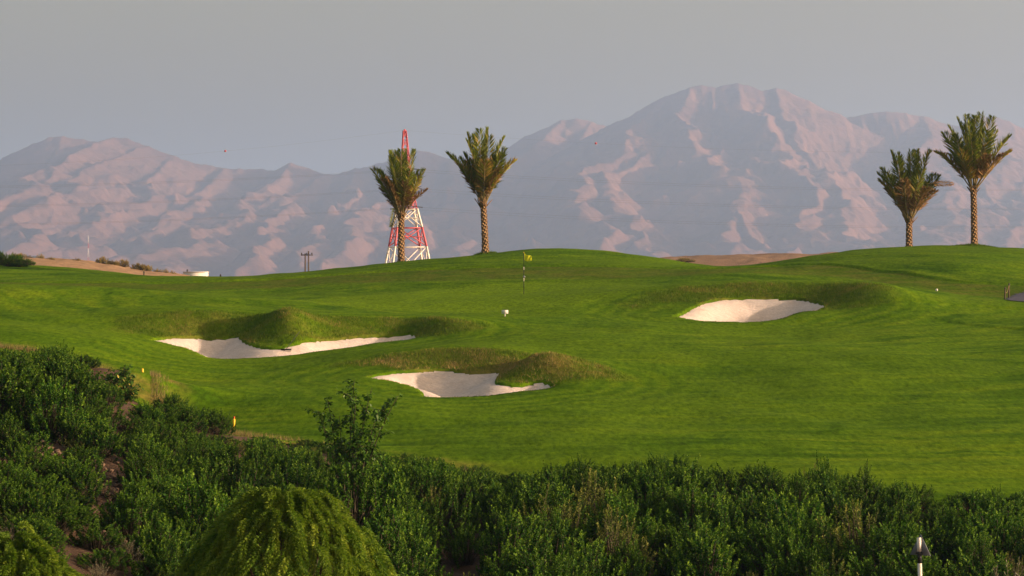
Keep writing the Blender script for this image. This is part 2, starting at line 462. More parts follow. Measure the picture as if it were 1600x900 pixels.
B3 = [(1057,493,119),(1080,481,121.3),(1110,469,123.5),(1160,465,124.5),(1220,466,124.5),(1260,471,124),(1290,482,122.2),(1250,489,120),(1190,502,117.5),(1120,502,117.5),(1075,498,118.3)]
BPOLY = [smooth_poly([P(*a)[:2] for a in b]) for b in (B1, B2, B3)]

Z = bil(CZ, GX0, GY0, .4, XX, YY)
# sharper bunker noses: the tongue of the left bunker and the knob of the middle one
def gauss(x, y, cx_, cy_, sx, sy, a, ang=0):
    c, s = math.cos(ang), math.sin(ang); u = (x - cx_) * c + (y - cy_) * s; v = -(x - cx_) * s + (y - cy_) * c
    return a * np.exp(-.5 * ((u / sx) ** 2 + (v / sy) ** 2))
def extras(x, y):
    q = P(448, 520, 111.2); r = P(838, 575, 96.8)
    z = gauss(x, y, q[0], q[1], .8, 1.6, .62, R(12)) + gauss(x, y, r[0], r[1], 1.0, .9, .45)
    for px_, py_, d_, sx_, sy_, a_ in ((700, 510, 112.4, 1.1, 1.4, .36), (1368, 458, 125.0, 1.3, 1.9, .34), (885, 590, 95.6, 1.1, 1.3, .28)):  # right-hand bunker banks, shape raised to throw shade across the sand
        q = P(px_, py_, d_); z = z + gauss(x, y, q[0], q[1], sx_, sy_, a_)
    # gentle unevenness of the turf
    z = z + .09 * fbm(x / 6.5, y / 8.0, 3, 3) + .016 * fbm(x / 1.1, y / 1.6, 2, 9)
    return z
Z = Z + extras(XX, YY)
FIX = np.array([P(*a) for b in (B1, B2, B3) for a in b])
fr = FIX[:, 2] - bil(Z, GX0, GY0, GS, FIX[:, 0], FIX[:, 1])
GK = np.exp(-.5 * ((FIX[:, None, :2] - FIX[None, :, :2]) ** 2).sum(-1) / 1.1 ** 2)
fw = np.linalg.solve(GK + .15 * np.eye(len(FIX)), fr)
for (fx_, fy_, _), w_ in zip(FIX, fw):
    i0, i1 = np.searchsorted(gx, (fx_ - 4.5, fx_ + 4.5)); j0, j1 = np.searchsorted(gy, (fy_ - 4.5, fy_ + 4.5))
    Z[j0:j1, i0:i1] += w_ * np.exp(-.5 * ((XX[j0:j1, i0:i1] - fx_) ** 2 + (YY[j0:j1, i0:i1] - fy_) ** 2) / 1.1 ** 2)
S = np.full(XX.shape, 1e3); SB = []
for bp in BPOLY:
    x0, y0 = bp.min(0) - 9; x1, y1 = bp.max(0) + 9
    mk = (XX > x0) & (XX < x1) & (YY > y0) & (YY < y1)
    s = np.full(XX.shape, 1e3); s[mk] = poly_sdf(bp, XX[mk], YY[mk])
    SB.append(s); S = np.minimum(S, s)
# snap vertices next to an outline onto it
gxs = np.gradient(np.clip(S, -9, 9), GS, axis=1); gys = np.gradient(np.clip(S, -9, 9), GS, axis=0)
near = np.abs(S) < GS * .55
gl = np.sqrt(gxs ** 2 + gys ** 2) + 1e-6
XX = np.where(near, XX - S * gxs / gl ** 2 * np.clip(gl, 0, 1), XX); YY = np.where(near, YY - S * gys / gl ** 2 * np.clip(gl, 0, 1), YY)
S = np.where(near, 0, S)

# soil bank below the turf edge
EDGE = smooth_poly([P(*a)[:2] for a in [(-300,530,101),(0,541,99),(110,561,97),(175,585,94.5),(222,604,92.6),(245,636,89),(280,658,86.5),(340,677,84),(480,692,80),(640,716,77),(800,740,75),(1000,736,74.5),(1200,748,73),(1450,781,70),(1600,778,70.5),(1900,778,70)]], False)
BANK = np.vstack([EDGE, [[60, 70], [60, 20], [-60, 20], [-60, 101]]])
mk = YY < 103
E = np.full(XX.shape, 50.0); E[mk] = poly_sdf(BANK, XX[mk], YY[mk])
E = E + .25 * fbm(XX / .8, YY / .8, 3, 21)
# step of the taller cut behind the green
CUT = smooth_poly([P(*a)[:2] for a in [(-200,462,150),(0,446,150),(250,441,150),(420,437,151),(590,426,152),(820,418,151),(1040,421,150),(1250,414,150),(1380,424,144),(1480,441,138.5),(1600,449,136.5),(1800,455,134)]], False)
cuty = np.interp(XX, CUT[:, 0], CUT[:, 1])
dcut = YY - cuty
Z = Z + .09 * sstep(-.14, .14, dcut)
# edge walk below the right bunker and near the path
CUT2 = smooth_poly([P(*a)[:2] for a in [(1200,489,119.8),(1290,484,121.5),(1400,480,122),(1500,479,122.3),(1600,481,122.5),(1800,486,122)]], False)
c2 = YY - np.interp(XX, CUT2[:, 0], CUT2[:, 1]); w2 = sstep(CUT2[0, 0], CUT2[0, 0] + 2, XX)
Z = Z + .08 * w2 * sstep(-.12, .12, c2) * sstep(5, 2, c2)
CUT3 = smooth_poly([P(*a)[:2] for a in [(1150,505,117),(1300,499,118),(1440,497,118.5),(1540,510,115.5),(1650,520,113)]], False)
c3 = YY - np.interp(XX, CUT3[:, 0], CUT3[:, 1]); w3 = sstep(CUT3[0, 0], CUT3[0, 0] + 4, XX)
Z = Z + .06 * w3 * sstep(-.14, .14, c3) * sstep(7, 3, c3)
# outer skirt goes under the desert floor
edge = np.minimum.reduce([XX - GX0, GX1 - XX, GY1 - YY])
Z = np.where(edge < 14, Z + (-10.5 - Z) * (1 - sstep(0, 14, edge)), Z)
# bank relief
Z = Z + np.where(E < 0, (.10 * fbm(XX / 1.3, YY / 1.3, 4, 31) - .06) * sstep(0, -1.5, E), 0)
ZT = Z.copy()
def H(x, y): return bil(ZT, GX0, GY0, GS, np.asarray(x, float), np.asarray(y, float))
Zturf = np.where(S < -.01, Z - .35, Z)
prof = .08 + .52 * sstep(0, 1.7, -S)
Zsand = Z - prof + .02 * fbm(XX / .9, YY / .9, 3, 44)

ny, nx = XX.shape
idx = np.arange(ny * nx).reshape(ny, nx)
Q = np.stack([idx[:-1, :-1], idx[:-1, 1:], idx[1:, 1:], idx[1:, :-1]], -1).reshape(-1, 4)
def fmean(G): return (G[:-1, :-1] + G[:-1, 1:] + G[1:, 1:] + G[1:, :-1]).reshape(-1) / 4
fS = fmean(S); fE = fmean(E)
def submesh(name, Zf, faces, attrs):
    used, inv = np.unique(faces.ravel(), return_inverse=True)
    V = np.stack([XX.ravel()[used], YY.ravel()[used], Zf.ravel()[used]], 1)
    me = mesh_np(name, V, [inv.reshape(-1, 4)])
    for k, v in attrs.items(): attr(me, k, v.ravel()[used])
    smooth(me); return me
# grass kinds
dist_b = S
backside = np.zeros_like(XX)
for bp, s, w_ in zip(BPOLY, SB, (4.2, 4.0, 4.2)):
    cyb = bp[:, 1].mean(); cxb = bp[:, 0].mean()
    ang = np.clip((YY - (cyb - .6)) / 1.6, 0, 1)
    backside = np.maximum(backside, ang * sstep(w_, w_ * .55, s + .5 * fbm(XX / 1.5, YY / 1.5, 3, 5)))
slope = np.hypot(np.gradient(ZT, GS, axis=0), np.gradient(ZT, GS, axis=1))
for _ in range(3): slope[1:-1, 1:-1] = (slope[1:-1, 1:-1] * 2 + slope[:-2, 1:-1] + slope[2:, 1:-1] + slope[1:-1, :-2] + slope[1:-1, 2:]) / 6
backside = backside * sstep(.14, .24, slope)
knob = sstep(1.7, .9, np.hypot(XX - P(838, 575, 96.8)[0], (YY - 96.9) * 1.1))
backside = np.maximum(backside, knob * (S > -.2))
band = sstep(-.3, -.6, dcut) * sstep(-9.5, -7.5, dcut) * sstep(-38, -30, XX)
rough = np.clip(np.maximum(backside, band), 0, 1)
dry = np.clip(np.maximum(backside * np.where(SB[1] < 6, .85, .45), band * .35) + .8 * knob * (YY > 96.2) + .9 * sstep(1.6, .3, E) * sstep(2, -4, XX), 0, 1)
gp = smooth_poly([P(*a)[:2] for a in [(430,474,126),(560,459,133),(760,447,140),(960,442,139),(1040,452,130),(950,470,124),(840,482,121),(700,486,120),(540,482,122)]])
green = np.zeros_like(XX); mk = (YY > 110) & (YY < 145); green[mk] = sstep(.5, -.5, poly_sdf(gp, XX[mk], YY[mk]))
# mower passes run in long arcs round the green, tighter rings hug the bunkers
mr = np.hypot((XX - 3) * .85, YY - 127) + 1.2 * fbm(XX / 14, YY / 14, 2, 91); mt_ = np.arctan2(XX - 3, 127 - YY)
mow = .34 * fbm(mr * 1.15, mt_ * 6, 2, 92) + .5 * vnoise(mr * 3.1, mt_ * 14, 96) + .35 * fbm(XX / 5, YY / 5, 3, 98) + .16 * np.sin(mr * 2 * math.pi / 3.1) * sstep(-.6, .5, vnoise(mr / 9, mt_ * 2.2, 97))
ring = np.sin((S + .25 * fbm(XX / 3, YY / 3, 2, 93)) * 2 * math.pi / 1.0)
lines = np.exp(-(vnoise(mr * .95, mt_ * 8, 99) / .10) ** 2) * sstep(-.35, .3, vnoise(mr / 3, mt_ * 9, 90))
mow = mow * .8 - .75 * lines
rw = sstep(.6, 1.4, S) * sstep(6.5, 3.5, S) * .85
mow = mow * (1 - rw) + ring * .40 * rw
mow = np.clip(mow * (1 - .7 * green), -1.2, 1.2)
tf = (fS > -GS * 1.2) & (fE > -1.0)
me = submesh("fairway", Zturf, Q[tf], dict(rough=rough, dry=dry, green=green, mow=mow))
link("fairway", me, M["turf"], kind="structure", label="rolling mown green golf fairway around the three sand bunkers", cat="ground")
me = submesh("embankment", Zturf - .03, Q[fE <= -.6], dict(rough=rough))
link("embankment", me, M["soil"], kind="structure", label="brown soil bank under the shrubs below the fairway", cat="ground")
for s, lab in zip(SB, ("long two-lobed pale sand bunker with a rake lying in it", "pale sand bunker wrapped around a small grassy knob", "oval pale sand bunker on the slope with ragged upper edge")):
    f = (fmean(s) < 0)
    me = submesh("sand_bunker", Zsand, Q[f], dict(rough=rough))
    link("sand_bunker", me, M["sand"], kind="structure", label=lab, cat="bunker")

# ------------------------------------------------------------------ desert floor, dune, berm
def ring_ground():
    ys = np.concatenate([np.arange(-200, 400, 25.), np.geomspace(400, 40000, 60)]); xs = np.concatenate([-np.geomspace(400, 30000, 30)[::-1], np.arange(-375, 400, 25.), np.geomspace(400, 30000, 30)])
    X, Y = np.meshgrid(xs, ys); r = np.hypot(X, Y)
    Zg = -10 + .5 * fbm(X / 90, Y / 90, 3, 60) * sstep(160, 260, r)
    i = np.arange(X.size).reshape(X.shape)
    q = np.stack([i[:-1, :-1], i[:-1, 1:], i[1:, 1:], i[1:, :-1]], -1).reshape(-1, 4)
    me = mesh_np("ground", np.stack([X.ravel(), Y.ravel(), Zg.ravel()], 1), [q]); smooth(me); return me
link("ground", ring_ground(), M["desert"], kind="structure", label="flat sandy desert plain running to the mountains", cat="ground")

def mound(name, prof, d, front, back, mat, label, n=1.0, base=-10.5):
    """long mound whose crest follows a profile of (px,py)"""
    pr = np.array([P(a, b, d) for a, b in prof])
    xs = np.arange(pr[0, 0], pr[-1, 0], .5); ys = np.arange(-front, back + .1, .5)
    X, Yv = np.meshgrid(xs, ys)
    cz_ = np.interp(X, pr[:, 0], pr[:, 2])
    f = np.where(Yv < 0, sstep(-front, 0, Yv), sstep(back, 0, Yv))
    ed = np.minimum(sstep(0, 8, X - xs[0]), sstep(0, 8, xs[-1] - X))
    f = f * ed
    Zm = base + (cz_ - base) * f + n * (.12 * fbm(X / 2.5, Yv / 2.5, 4, 71)) * f
    i = np.arange(X.size).reshape(X.shape)
    q = np.stack([i[:-1, :-1], i[:-1, 1:], i[1:, 1:], i[1:, :-1]], -1).reshape(-1, 4)
    me = mesh_np(name, np.stack([X.ravel(), Yv.ravel() + d, Zm.ravel()], 1), [q]); smooth(me)
    link(name, me, mat, kind="structure", label=label, cat="terrain")
    def hf(x, y):
        c = np.interp(x, pr[:, 0], pr[:, 2]); yy = y - d
        ff = sstep(-front, 0, yy) if yy < 0 else sstep(back, 0, yy)
        return base + (c - base) * ff
    return hf
dune_h = mound("sand_dune", [(-420,412),(-150,404),(0,404.5),(60,403.5),(110,406),(150,411),(190,416),(230,422.5),(275,429),(330,436),(420,446),(560,450)], 225, 60, 60, M["desert"], "tan sand dune with low bushes behind the fairway")
mound("gravel_berm", [(900,432),(980,410),(1045,401.5),(1100,399),(1200,397),(1345,395.5),(1450,398),(1560,405),(1700,425)], 300, 60, 60, M["desert2"], "brown gravel berm behind the saddle of the fairway")

# ------------------------------------------------------------------ mountains
def mountains():
    sky_l = [(-500,330),(-330,300),(-150,285),(-60,268),(0,252),(40,226),(75,212),(95,210),(125,216),(150,220),(178,211.5),(200,214),(232,226),(270,243),(310,253),(350,260),(400,261),(430,263),(456,254),(480,260),(505,268),(530,268),(560,259),(600,252),(640,238),(658,233),(672,235),(705,246),(740,252)]
    sky_m = [(700,262),(760,250),(800,233),(840,210),(878,187),(900,184),(925,190),(948,197)]
    sky_r = [(930,212),(960,194),(1000,170),(1040,148),(1082,131),(1100,128),(1120,134),(1135,128),(1155,126),(1178,130),(1192,137),(1212,134),(1228,138),(1260,155),(1290,169),(1322,181),(1350,175),(1385,173),(1410,175),(1440,179),(1470,188),(1500,193),(1520,184),(1535,179),(1560,182),(1600,196),(1660,215),(1750,250),(1900,270),(2100,320)]
    L = []                       # crest lines: points (px,py,D), side slope
    def crest(pts, k=.72): L.append((np.array([P(*p) for p in pts]), k if len(L) < 3 else k * .74))
    crest([(a, b, 9700) for a, b in sky_l], .62)
    crest([(a, b, 10000) for a, b in sky_m], .62)
    crest([(a, b, 9400) for a, b in sky_r], .62)
    # left massif: spurs run down towards the camera and to the left
    crest([(178,212,9700),(150,222,9500),(110,240,9200),(55,264,8800),(0,300,8300),(-60,345,7800)])
    crest([(232,226,9700),(190,240,9400),(128,262,9000),(82,292,8500),(20,340,7900),(-40,390,7300)])
    crest([(270,243,9700),(250,262,9300),(190,300,8700),(120,345,8000),(70,395,7300)], .8)
    crest([(350,260,9700),(330,285,9300),(290,318,8700),(240,365,7900),(190,410,7300)], .85)
    crest([(456,254,9700),(425,290,9200),(385,312,8700),(350,332,8200),(275,366,7600),(215,408,7100)], .8)
    crest([(62,334,8000),(30,362,7500),(0,386,7200),(-30,410,7000)], .9)
    crest([(130,352,7900),(115,372,7500),(85,392,7200),(60,415,6950)], .9)
    crest([(505,268,9700),(470,300,9100),(430,330,8400),(395,362,7700),(370,400,7200)], .9)
    crest([(560,259,9700),(545,290,9200),(520,325,8500),(480,365,7700),(455,405,7200)], .9)
    crest([(658,233,9700),(640,262,9300),(600,295,8800),(565,335,8200),(540,372,7600),(520,410,7100)], .9)
    crest([(705,246,9700),(700,290,9000),(680,330,8300),(640,370,7700),(610,412,7100)], .9)
    crest([(878,187,10000),(850,215,9700),(800,255,9300),(760,300,8700),(725,350,8000),(700,410,7200)], .8)
    crest([(925,190,10000),(895,240,9500),(868,290,8800),(835,345,8000),(805,405,7200)], .95)
    # main peak
    crest([(1040,148,9400),(1000,182,9200),(955,214,8900),(930,270,8400),(925,320,7900),(936,370,7400),(945,412,7000)], .85)
    crest([(1000,190,9150),(985,240,8700),(975,290,8200),(985,350,7600),(1000,412,7000)], 1.05)
    crest([(1082,131,9400),(1060,175,9100),(1058,210,8850),(1085,232,8650),(1120,252,8400),(1148,282,8100),(1144,325,7700),(1122,365,7350),(1100,412,7000)], .85)
    crest([(1148,282,8100),(1165,330,7650),(1185,375,7300),(1195,412,7000)], 1.0)
    crest([(1155,127,9400),(1163,152,9200),(1190,195,8850),(1212,232,8550),(1232,270,8250),(1255,312,7850),(1285,342,7550),(1305,372,7300),(1318,412,7000)], .85)
    crest([(1212,134,9400),(1240,190,9000),(1270,250,8500),(1300,300,8000),(1345,350,7500),(1380,412,7000)], .95)
    # right block, its left face in shade
    crest([(1440,179,9400),(1465,225,9000),(1478,270,8500),(1475,330,7900),(1470,412,7100)], .62)
    crest([(1535,179,9400),(1560,240,9000),(1578,300,8400),(1580,350,7800),(1575,412,7100)], .75)
    crest([(1660,215,9400),(1670,290,8600),(1665,412,7200)], .8)
    crest([(1750,250,9400),(1790,320,8500),(1800,415,7200)], .8)
    crest([(-150,285,9700),(-180,340,8600),(-220,415,7200)], .8)
    xs = np.arange(-3000, 3000, 6.5); ys = np.concatenate([np.arange(6500, 9300, 9.), np.arange(9300, 10700, 16.)])
    X, Y = np.meshgrid(xs, ys)
    wx = 70 * fbm(X / 420, Y / 420, 4, 101) + 14 * fbm(X / 70, Y / 70, 3, 108); wy = 70 * fbm(X / 420, Y / 420, 4, 111) + 14 * fbm(X / 70, Y / 70, 3, 118)
    fade = sstep(9350, 8900, Y)        # keep the skyline crest where it is
    wx = wx * (.12 + .88 * fade); wy = wy * (.12 + .88 * fade)
    XW, YW = X + wx, Y + wy
    Zm = np.full(X.shape, -200.0)
    for li, (pts, k) in enumerate(L):
        arc = 0.0
        best = np.full(X.shape, -1e4)
        for a, b in zip(pts[:-1], pts[1:]):
            e = b[:2] - a[:2]; l2 = e @ e; ln_ = math.sqrt(l2); arc0 = arc; arc += ln_
            r = (np.linalg.norm(e) + 900)
            m = (X > min(a[0], b[0]) - 1300) & (X < max(a[0], b[0]) + 1300) & (Y > min(a[1], b[1]) - 1500) & (Y < max(a[1], b[1]) + 1500)
            if not m.any(): continue
            x = XW[m]; y = YW[m]
            t = np.clip(((x - a[0]) * e[0] + (y - a[1]) * e[1]) / l2, 0, 1)
            dd = np.hypot(x - a[0] - t * e[0], y - a[1] - t * e[1])
            z = a[2] + t * (b[2] - a[2]) - k * (np.sqrt(dd * dd + 36) - 6) * (1 - dd / 5200)
            sa = arc0 + t * ln_
            side = np.sign((x - a[0]) * e[1] - (y - a[1]) * e[0]) * 31.7 + li * 7.3
            rib = 1 - np.abs(vnoise(sa / 105 + side, dd / 520, 201)) * 2
            rib2 = 1 - np.abs(vnoise(sa / 42 + side, dd / 260, 207)) * 2
            z = z + (rib * 20 * sstep(0, 190, dd) + rib2 * 9 * sstep(0, 90, dd)) * sstep(-60, 120, z)
            best[m] = np.maximum(best[m], z)
        h = 5.0                        # soft maximum
        mx = np.maximum(Zm, best); Zm = mx + h * np.exp(-np.abs(Zm - best) / h) * .35
    g = ridged(XW / 330 + .25 * fbm(X / 200, Y / 200, 2, 5), YW / 620, 5, 131)
    g2 = ridged(XW / 62, YW / 170, 4, 141)
    amp = sstep(-50, 150, Zm)
    skyfade = .25 + .75 * sstep(9500, 8800, Y)
    Zm = Zm + ((g - 1.05) * 24 + (g2 - 1.0) * 11) * amp * skyfade + 3 * (ridged(X / 34, Y / 50, 3, 151) - 1)
    Zm = np.maximum(Zm, -14 + 0 * Zm) 
    edge = np.minimum(X - xs[0], xs[-1] - X)
    Zm = -15 + (Zm + 15) * sstep(0, 300, edge) * sstep(6500, 6750, Y) 
    i = np.arange(X.size).reshape(X.shape)
    q = np.stack([i[:-1, :-1], i[:-1, 1:], i[1:, 1:], i[1:, :-1]], -1).reshape(-1, 4)
    me = mesh_np("mountains", np.stack([X.ravel(), Y.ravel(), Zm.ravel()], 1), [q]); smooth(me)
    link("mountains", me, M["rock"], kind="structure", label="hazy barren rocky mountain range across the horizon", cat="mountains")
mountains()

# ------------------------------------------------------------------ haze
mh = bpy.data.materials.new("haze"); mh.use_nodes = True
nt = mh.node_tree; nt.nodes.remove(nt.nodes["Principled BSDF"])
pv = nt.nodes.new("ShaderNodeVolumePrincipled")
pv.inputs["Color"].default_value = (.40, .60, 1.0, 1)
pv.inputs["Density"].default_value = 1.2e-4
pv.inputs["Anisotropy"].default_value = .30
nt.links.new(pv.outputs[0], nt.nodes["Material Output"].inputs["Volume"])
mb = MB(); mb.box((0, 19000, 397.5), (62000, 46000, 829))
link("haze", mb.mesh("haze"), mh, kind="stuff", label="thin pale blue dust haze in the air", cat="haze")

# ------------------------------------------------------------------ date palms
def frond_mesh(name, L, bend, seed, npair=72, leaf=.68, drymix=.0):
    """frond growing along +Z from the origin, arching towards +X"""
    r = np.random.default_rng(seed)
    t = np.linspace(0, 1, 14)
    ang = bend * t ** 1.6
    dx = np.sin(ang); dz = np.cos(ang)
    pts = np.stack([np.concatenate([[0], np.cumsum((dx[1:] + dx[:-1]) / 2)]), np.zeros(14), np.concatenate([[0], np.cumsum((dz[1:] + dz[:-1]) / 2)])], 1) * (L / 13)
    pts[:, 1] += r.normal(0, .05) * t ** 2 * L
    ra = MB(); ra.tube(pts, np.linspace(.035, .006, 14), 5)
    lf = MB()
    tt = np.linspace(.26, .995, npair) + r.normal(0, .003, npair); tt = np.clip(tt, .1, 1)
    pp = np.stack([np.interp(tt, t, pts[:, k]) for k in range(3)], 1)
    an = np.interp(tt, t, ang)
    ax = np.stack([np.sin(an), 0 * an, np.cos(an)], 1); up = np.stack([-np.cos(an), 0 * an, np.sin(an)], 1)
    ll = leaf * (np.sin(np.clip((tt - .12) / .88, 0, 1) * math.pi) ** .55 * .85 + .25)
    for s in (-1, 1):
        op = np.interp(tt, [.2, 1], [1.15, .55])[:, None] + r.normal(0, .12, (npair, 1))
        D = ax * np.cos(op) + np.sin(op) * (np.array([0, s, 0]) * .95 + up * (.40 + r.normal(0, .2, (npair, 1))))
        Nn = up * .6 + r.normal(0, .9, (npair, 3))
        tint = np.clip(r.normal(.42, .2, npair) + drymix * .45 + (1 - tt) * .12, 0, 1)
        lf.leaves(pp, D, Nn, ll * r.uniform(.85, 1.1, npair), .056, tint, .12)
    return ra.mesh(name + "_stalk", True), lf.mesh(name + "_leaflets")
FR = {"long": [frond_mesh("long%d" % i, 3.5, b, 300 + i) for i, b in enumerate((.08, .18, .32))],
      "mid": [frond_mesh("mid%d" % i, 3.0, b, 310 + i) for i, b in enumerate((.2, .38, .6))],
      "dry": [frond_mesh("dry%d" % i, 2.5, b, 320 + i, 64, .60, .9) for i, b in enumerate((.25, .5, .8))]}

def trunk_path(base, top, n=26):
    t = np.linspace(0, 1, n)[:, None]
    p = base * (1 - t) + top * t
    return p
def palm(px, py, d, trunk_px, crown_px, lean_px, seed, label, spread=1.0, n_green=15, n_dry=10):
    r = np.random.default_rng(seed)
    s = F / d
    b = P(px, py, d); b[2] = float(H(b[0], b[1])) - .1
    hgt = trunk_px / s
    root = link("date_palm", None, loc=b, label=label, cat="palm", group="date palms along the crest of the fairway")
    top = np.array([lean_px / s, 0, hgt])
    t = np.linspace(0, 1, 20); path = np.stack([top[0] * t ** 1.3, 0 * t, hgt * t], 1)
    rad = .215 - .035 * t + .10 * np.exp(-(t / .05)) + .05 * np.exp(-((t - .97) / .05) ** 2)
    mb = MB(); mb.tube(path, rad, 14)
    tr = link("trunk", mb.mesh("palm_trunk", True), M["trunk"], root)
    # spiral of cut leaf bases
    lb = MB(); k = int(hgt / .021); 
    for i in range(k):
        tt = (i + .5) / k; a = i * 2.39996
        c = np.array([np.interp(tt, t, path[:, 0]), 0, hgt * tt]); rr = np.interp(tt, t, rad)
        o = np.array([math.cos(a), math.sin(a), 0]); sd = np.array([-math.sin(a), math.cos(a), 0])
        w_ = .13 + .03 * r.random(); hh = .15; pr = .035 + .03 * r.random()
        c0 = c + o * (rr - .015)
        V = [c0 - sd * w_ * .5, c0 + sd * w_ * .5, c0 - np.array([0, 0, hh * .9]), c0 + o * pr + np.array([0, 0, hh * .55]) - sd * w_ * .32, c0 + o * pr + np.array([0, 0, hh * .55]) + sd * w_ * .32]
        lb.add(V, [], [(2, 1, 0), (2, 4, 1), (2, 3, 4), (2, 0, 3), (3, 0, 4), (0, 1, 4)], r.random())
    link("leaf_bases", lb.mesh("leaf_bases"), M["boot"], tr, kind="stuff")
    scale = crown_px / s / 3.55
    def add(kind, j, az, tilt, sc_, mat, zo):
        st, lv = FR[kind][j]
        rot = Matrix.Rotation(az, 3, 'Z') @ Matrix.Rotation(tilt, 3, 'Y') @ Matrix.Rotation(r.normal(0, .5), 3, 'Z')
        e = rot.to_euler()
        off = np.array([math.cos(az), math.sin(az), 0]) * .13
        f = link("frond", lv, mat, root, loc=top + off + np.array([0, 0, zo]), rot=e, scl=(sc_,) * 3)
        link("stalk", st, M["petiole"], f)
    for i in range(n_green):
        u = (i + .5) / n_green
        az = i * 2.39996 + r.normal(0, .2)
        tilt = (.04 + .55 * u ** .9) * spread + r.normal(0, .05)
        if u < .55: add("long", int(r.integers(0, 3)) if u > .2 else 0, az, tilt, scale * r.uniform(.9, 1.02), M["palmleaf"], .1 - .15 * u)
        else: add("mid", int(r.integers(0, 2)), az, tilt, scale * r.uniform(.85, 1.02), M["palmleaf"], .05 - .2 * u)
    for i in range(n_dry):
        az = i * 2 * math.pi / n_dry + r.normal(0, .25)
        add("dry", int(r.integers(0, 2)), az, (.42 + .25 * r.random()) * spread, scale * r.uniform(.8, 1.05), M["palmdry"] if r.random() < .6 else M["palmleaf"], -.15 - .15 * r.random())
    # a few dead petiole stubs and hanging fibres
    stb = MB()
    for i in range(16):
        a = r.random() * 6.28; tl = .35 + .4 * r.random(); l = .3 + .4 * r.random()
        q0 = top + np.array([math.cos(a) * .17, math.sin(a) * .17, -.25 - .2 * r.random()])
        stb.tube([q0, q0 + np.array([math.cos(a) * math.sin(tl), math.sin(a) * math.sin(tl), math.cos(tl)]) * l], [.035, .018], 4, tint=r.random())
    link("frond_stubs", stb.mesh("frond_stubs"), M["boot"], root, kind="stuff")
    return root, top, scale
p1, t1, s1 = palm(627, 416, 164.5, 82, 97, 0, 11, "date palm standing in front of the red and white pylon", .82)
p2, t2, s2 = palm(758.5, 401, 165.5, 84, 112, -3.5, 12, "date palm standing alone between the pylon and the yellow flag", .72)
p3, t3, s3 = palm(1420.5, 393, 170, 50, 106, 0, 13, "short trunked date palm with a bent orange dry frond", 1.02)
p4, t4, s4 = palm(1522.5, 390, 170.5, 97, 115, -1.5, 14, "tallest date palm, on a low grassy mound beside the short palm", 1.0)
# palm 1: broken frond hanging beside the trunk; palm 3: bent dry frond
st, lv = FR["mid"][1]
f = link("frond", lv, M["palmleaf"], p1, loc=t1 + np.array([-.42, -.2, .75]), rot=(Matrix.Rotation(R(185), 3, 'Y') @ Matrix.Rotation(R(40), 3, 'Z')).to_euler(), scl=(.55,) * 3)
f["label"] = "snapped frond hanging down beside the trunk"
link("stalk", st, M["petiole"], f)
st, lv = FR["dry"][0]
f = link("frond", lv, M["palmtan"], p3, loc=t3 + np.array([1.1, -.1, 2.25]), rot=(Matrix.Rotation(R(88), 3, 'Y') @ Matrix.Rotation(R(-90), 3, 'Z')).to_euler(), scl=(.5, .5, .7))
f["label"] = "orange dry frond snapped sideways"
link("stalk", st, M["petiole"], f)

# ------------------------------------------------------------------ pylon and cables
PD = 500.0; ps = F / PD
root = link("electricity_pylon", None, loc=P(637, 440, PD) * np.array([1, 1, 0]) + np.array([0, 0, -10.0]), label="red and white lattice electricity pylon behind a palm", cat="pylon")
def zpy(py): return (HY - py) / ps + 10.0
RZ = Matrix.Rotation(R(14), 3, 'Z')
def hw(z):   # half width of the body
    return np.interp(z, [0, zpy(415), zpy(385), zpy(355), zpy(327), zpy(300), zpy(255), zpy(206)], [5.6, 3.75, 3.1, 2.45, 1.75, 1.15, .75, .28])
def cor(z, i):
    sx, sy = ((1, 1), (-1, 1), (-1, -1), (1, -1))[i]
    h = hw(z); v = RZ @ Vector((sx * h, sy * h, 0)); 
    lean = np.interp(z, [zpy(385), zpy(203)], [0, -.6])
    return np.array([v.x + lean, v.y, z])
bands = [(0, zpy(415) - 4, "red"), (zpy(415) - 4, zpy(385), "white"), (zpy(385), zpy(355), "red"), (zpy(355), zpy(326), "white"), (zpy(326), zpy(204), "red")]
for z0, z1, m in bands:
    top = z1 > zpy(300); rr = .10 if top else .21
    for i in range(4):
        mb = MB(); nz = 6; zs = np.linspace(z0 + .01, z1 - .01, nz)
        mb.tube([cor(z, i) for z in zs], [rr] * nz, 4)
        link("leg", mb.mesh("leg"), M[m], root)
    br = MB(); nlev = 9 if top else 1
    zs = np.linspace(z0, z1, nlev + 1)
    for a, b in zip(zs[:-1], zs[1:]):
        for i in range(4):
            j = (i + 1) % 4; bw = .05 if top else .10
            br.bar(cor(a + .1, i), cor(b - .1, j), bw); br.bar(cor(a + .1, j), cor(b - .1, i), bw)
            br.bar(cor(b - .15, i), cor(b - .15, j), bw)
            if not top:
                mdl = (cor((a + b) / 2, i) + cor((a + b) / 2, j)) / 2
                br.bar(cor((a + b) / 2, i), mdl, bw * .7); br.bar(mdl, cor((a + b) / 2, j), bw * .7)
    link("bracing", br.mesh("bracing"), M[m], root)
arms = [(zpy(325), 4.2), (zpy(296), 3.6), (zpy(266), 3.0)]
cable_pts = []
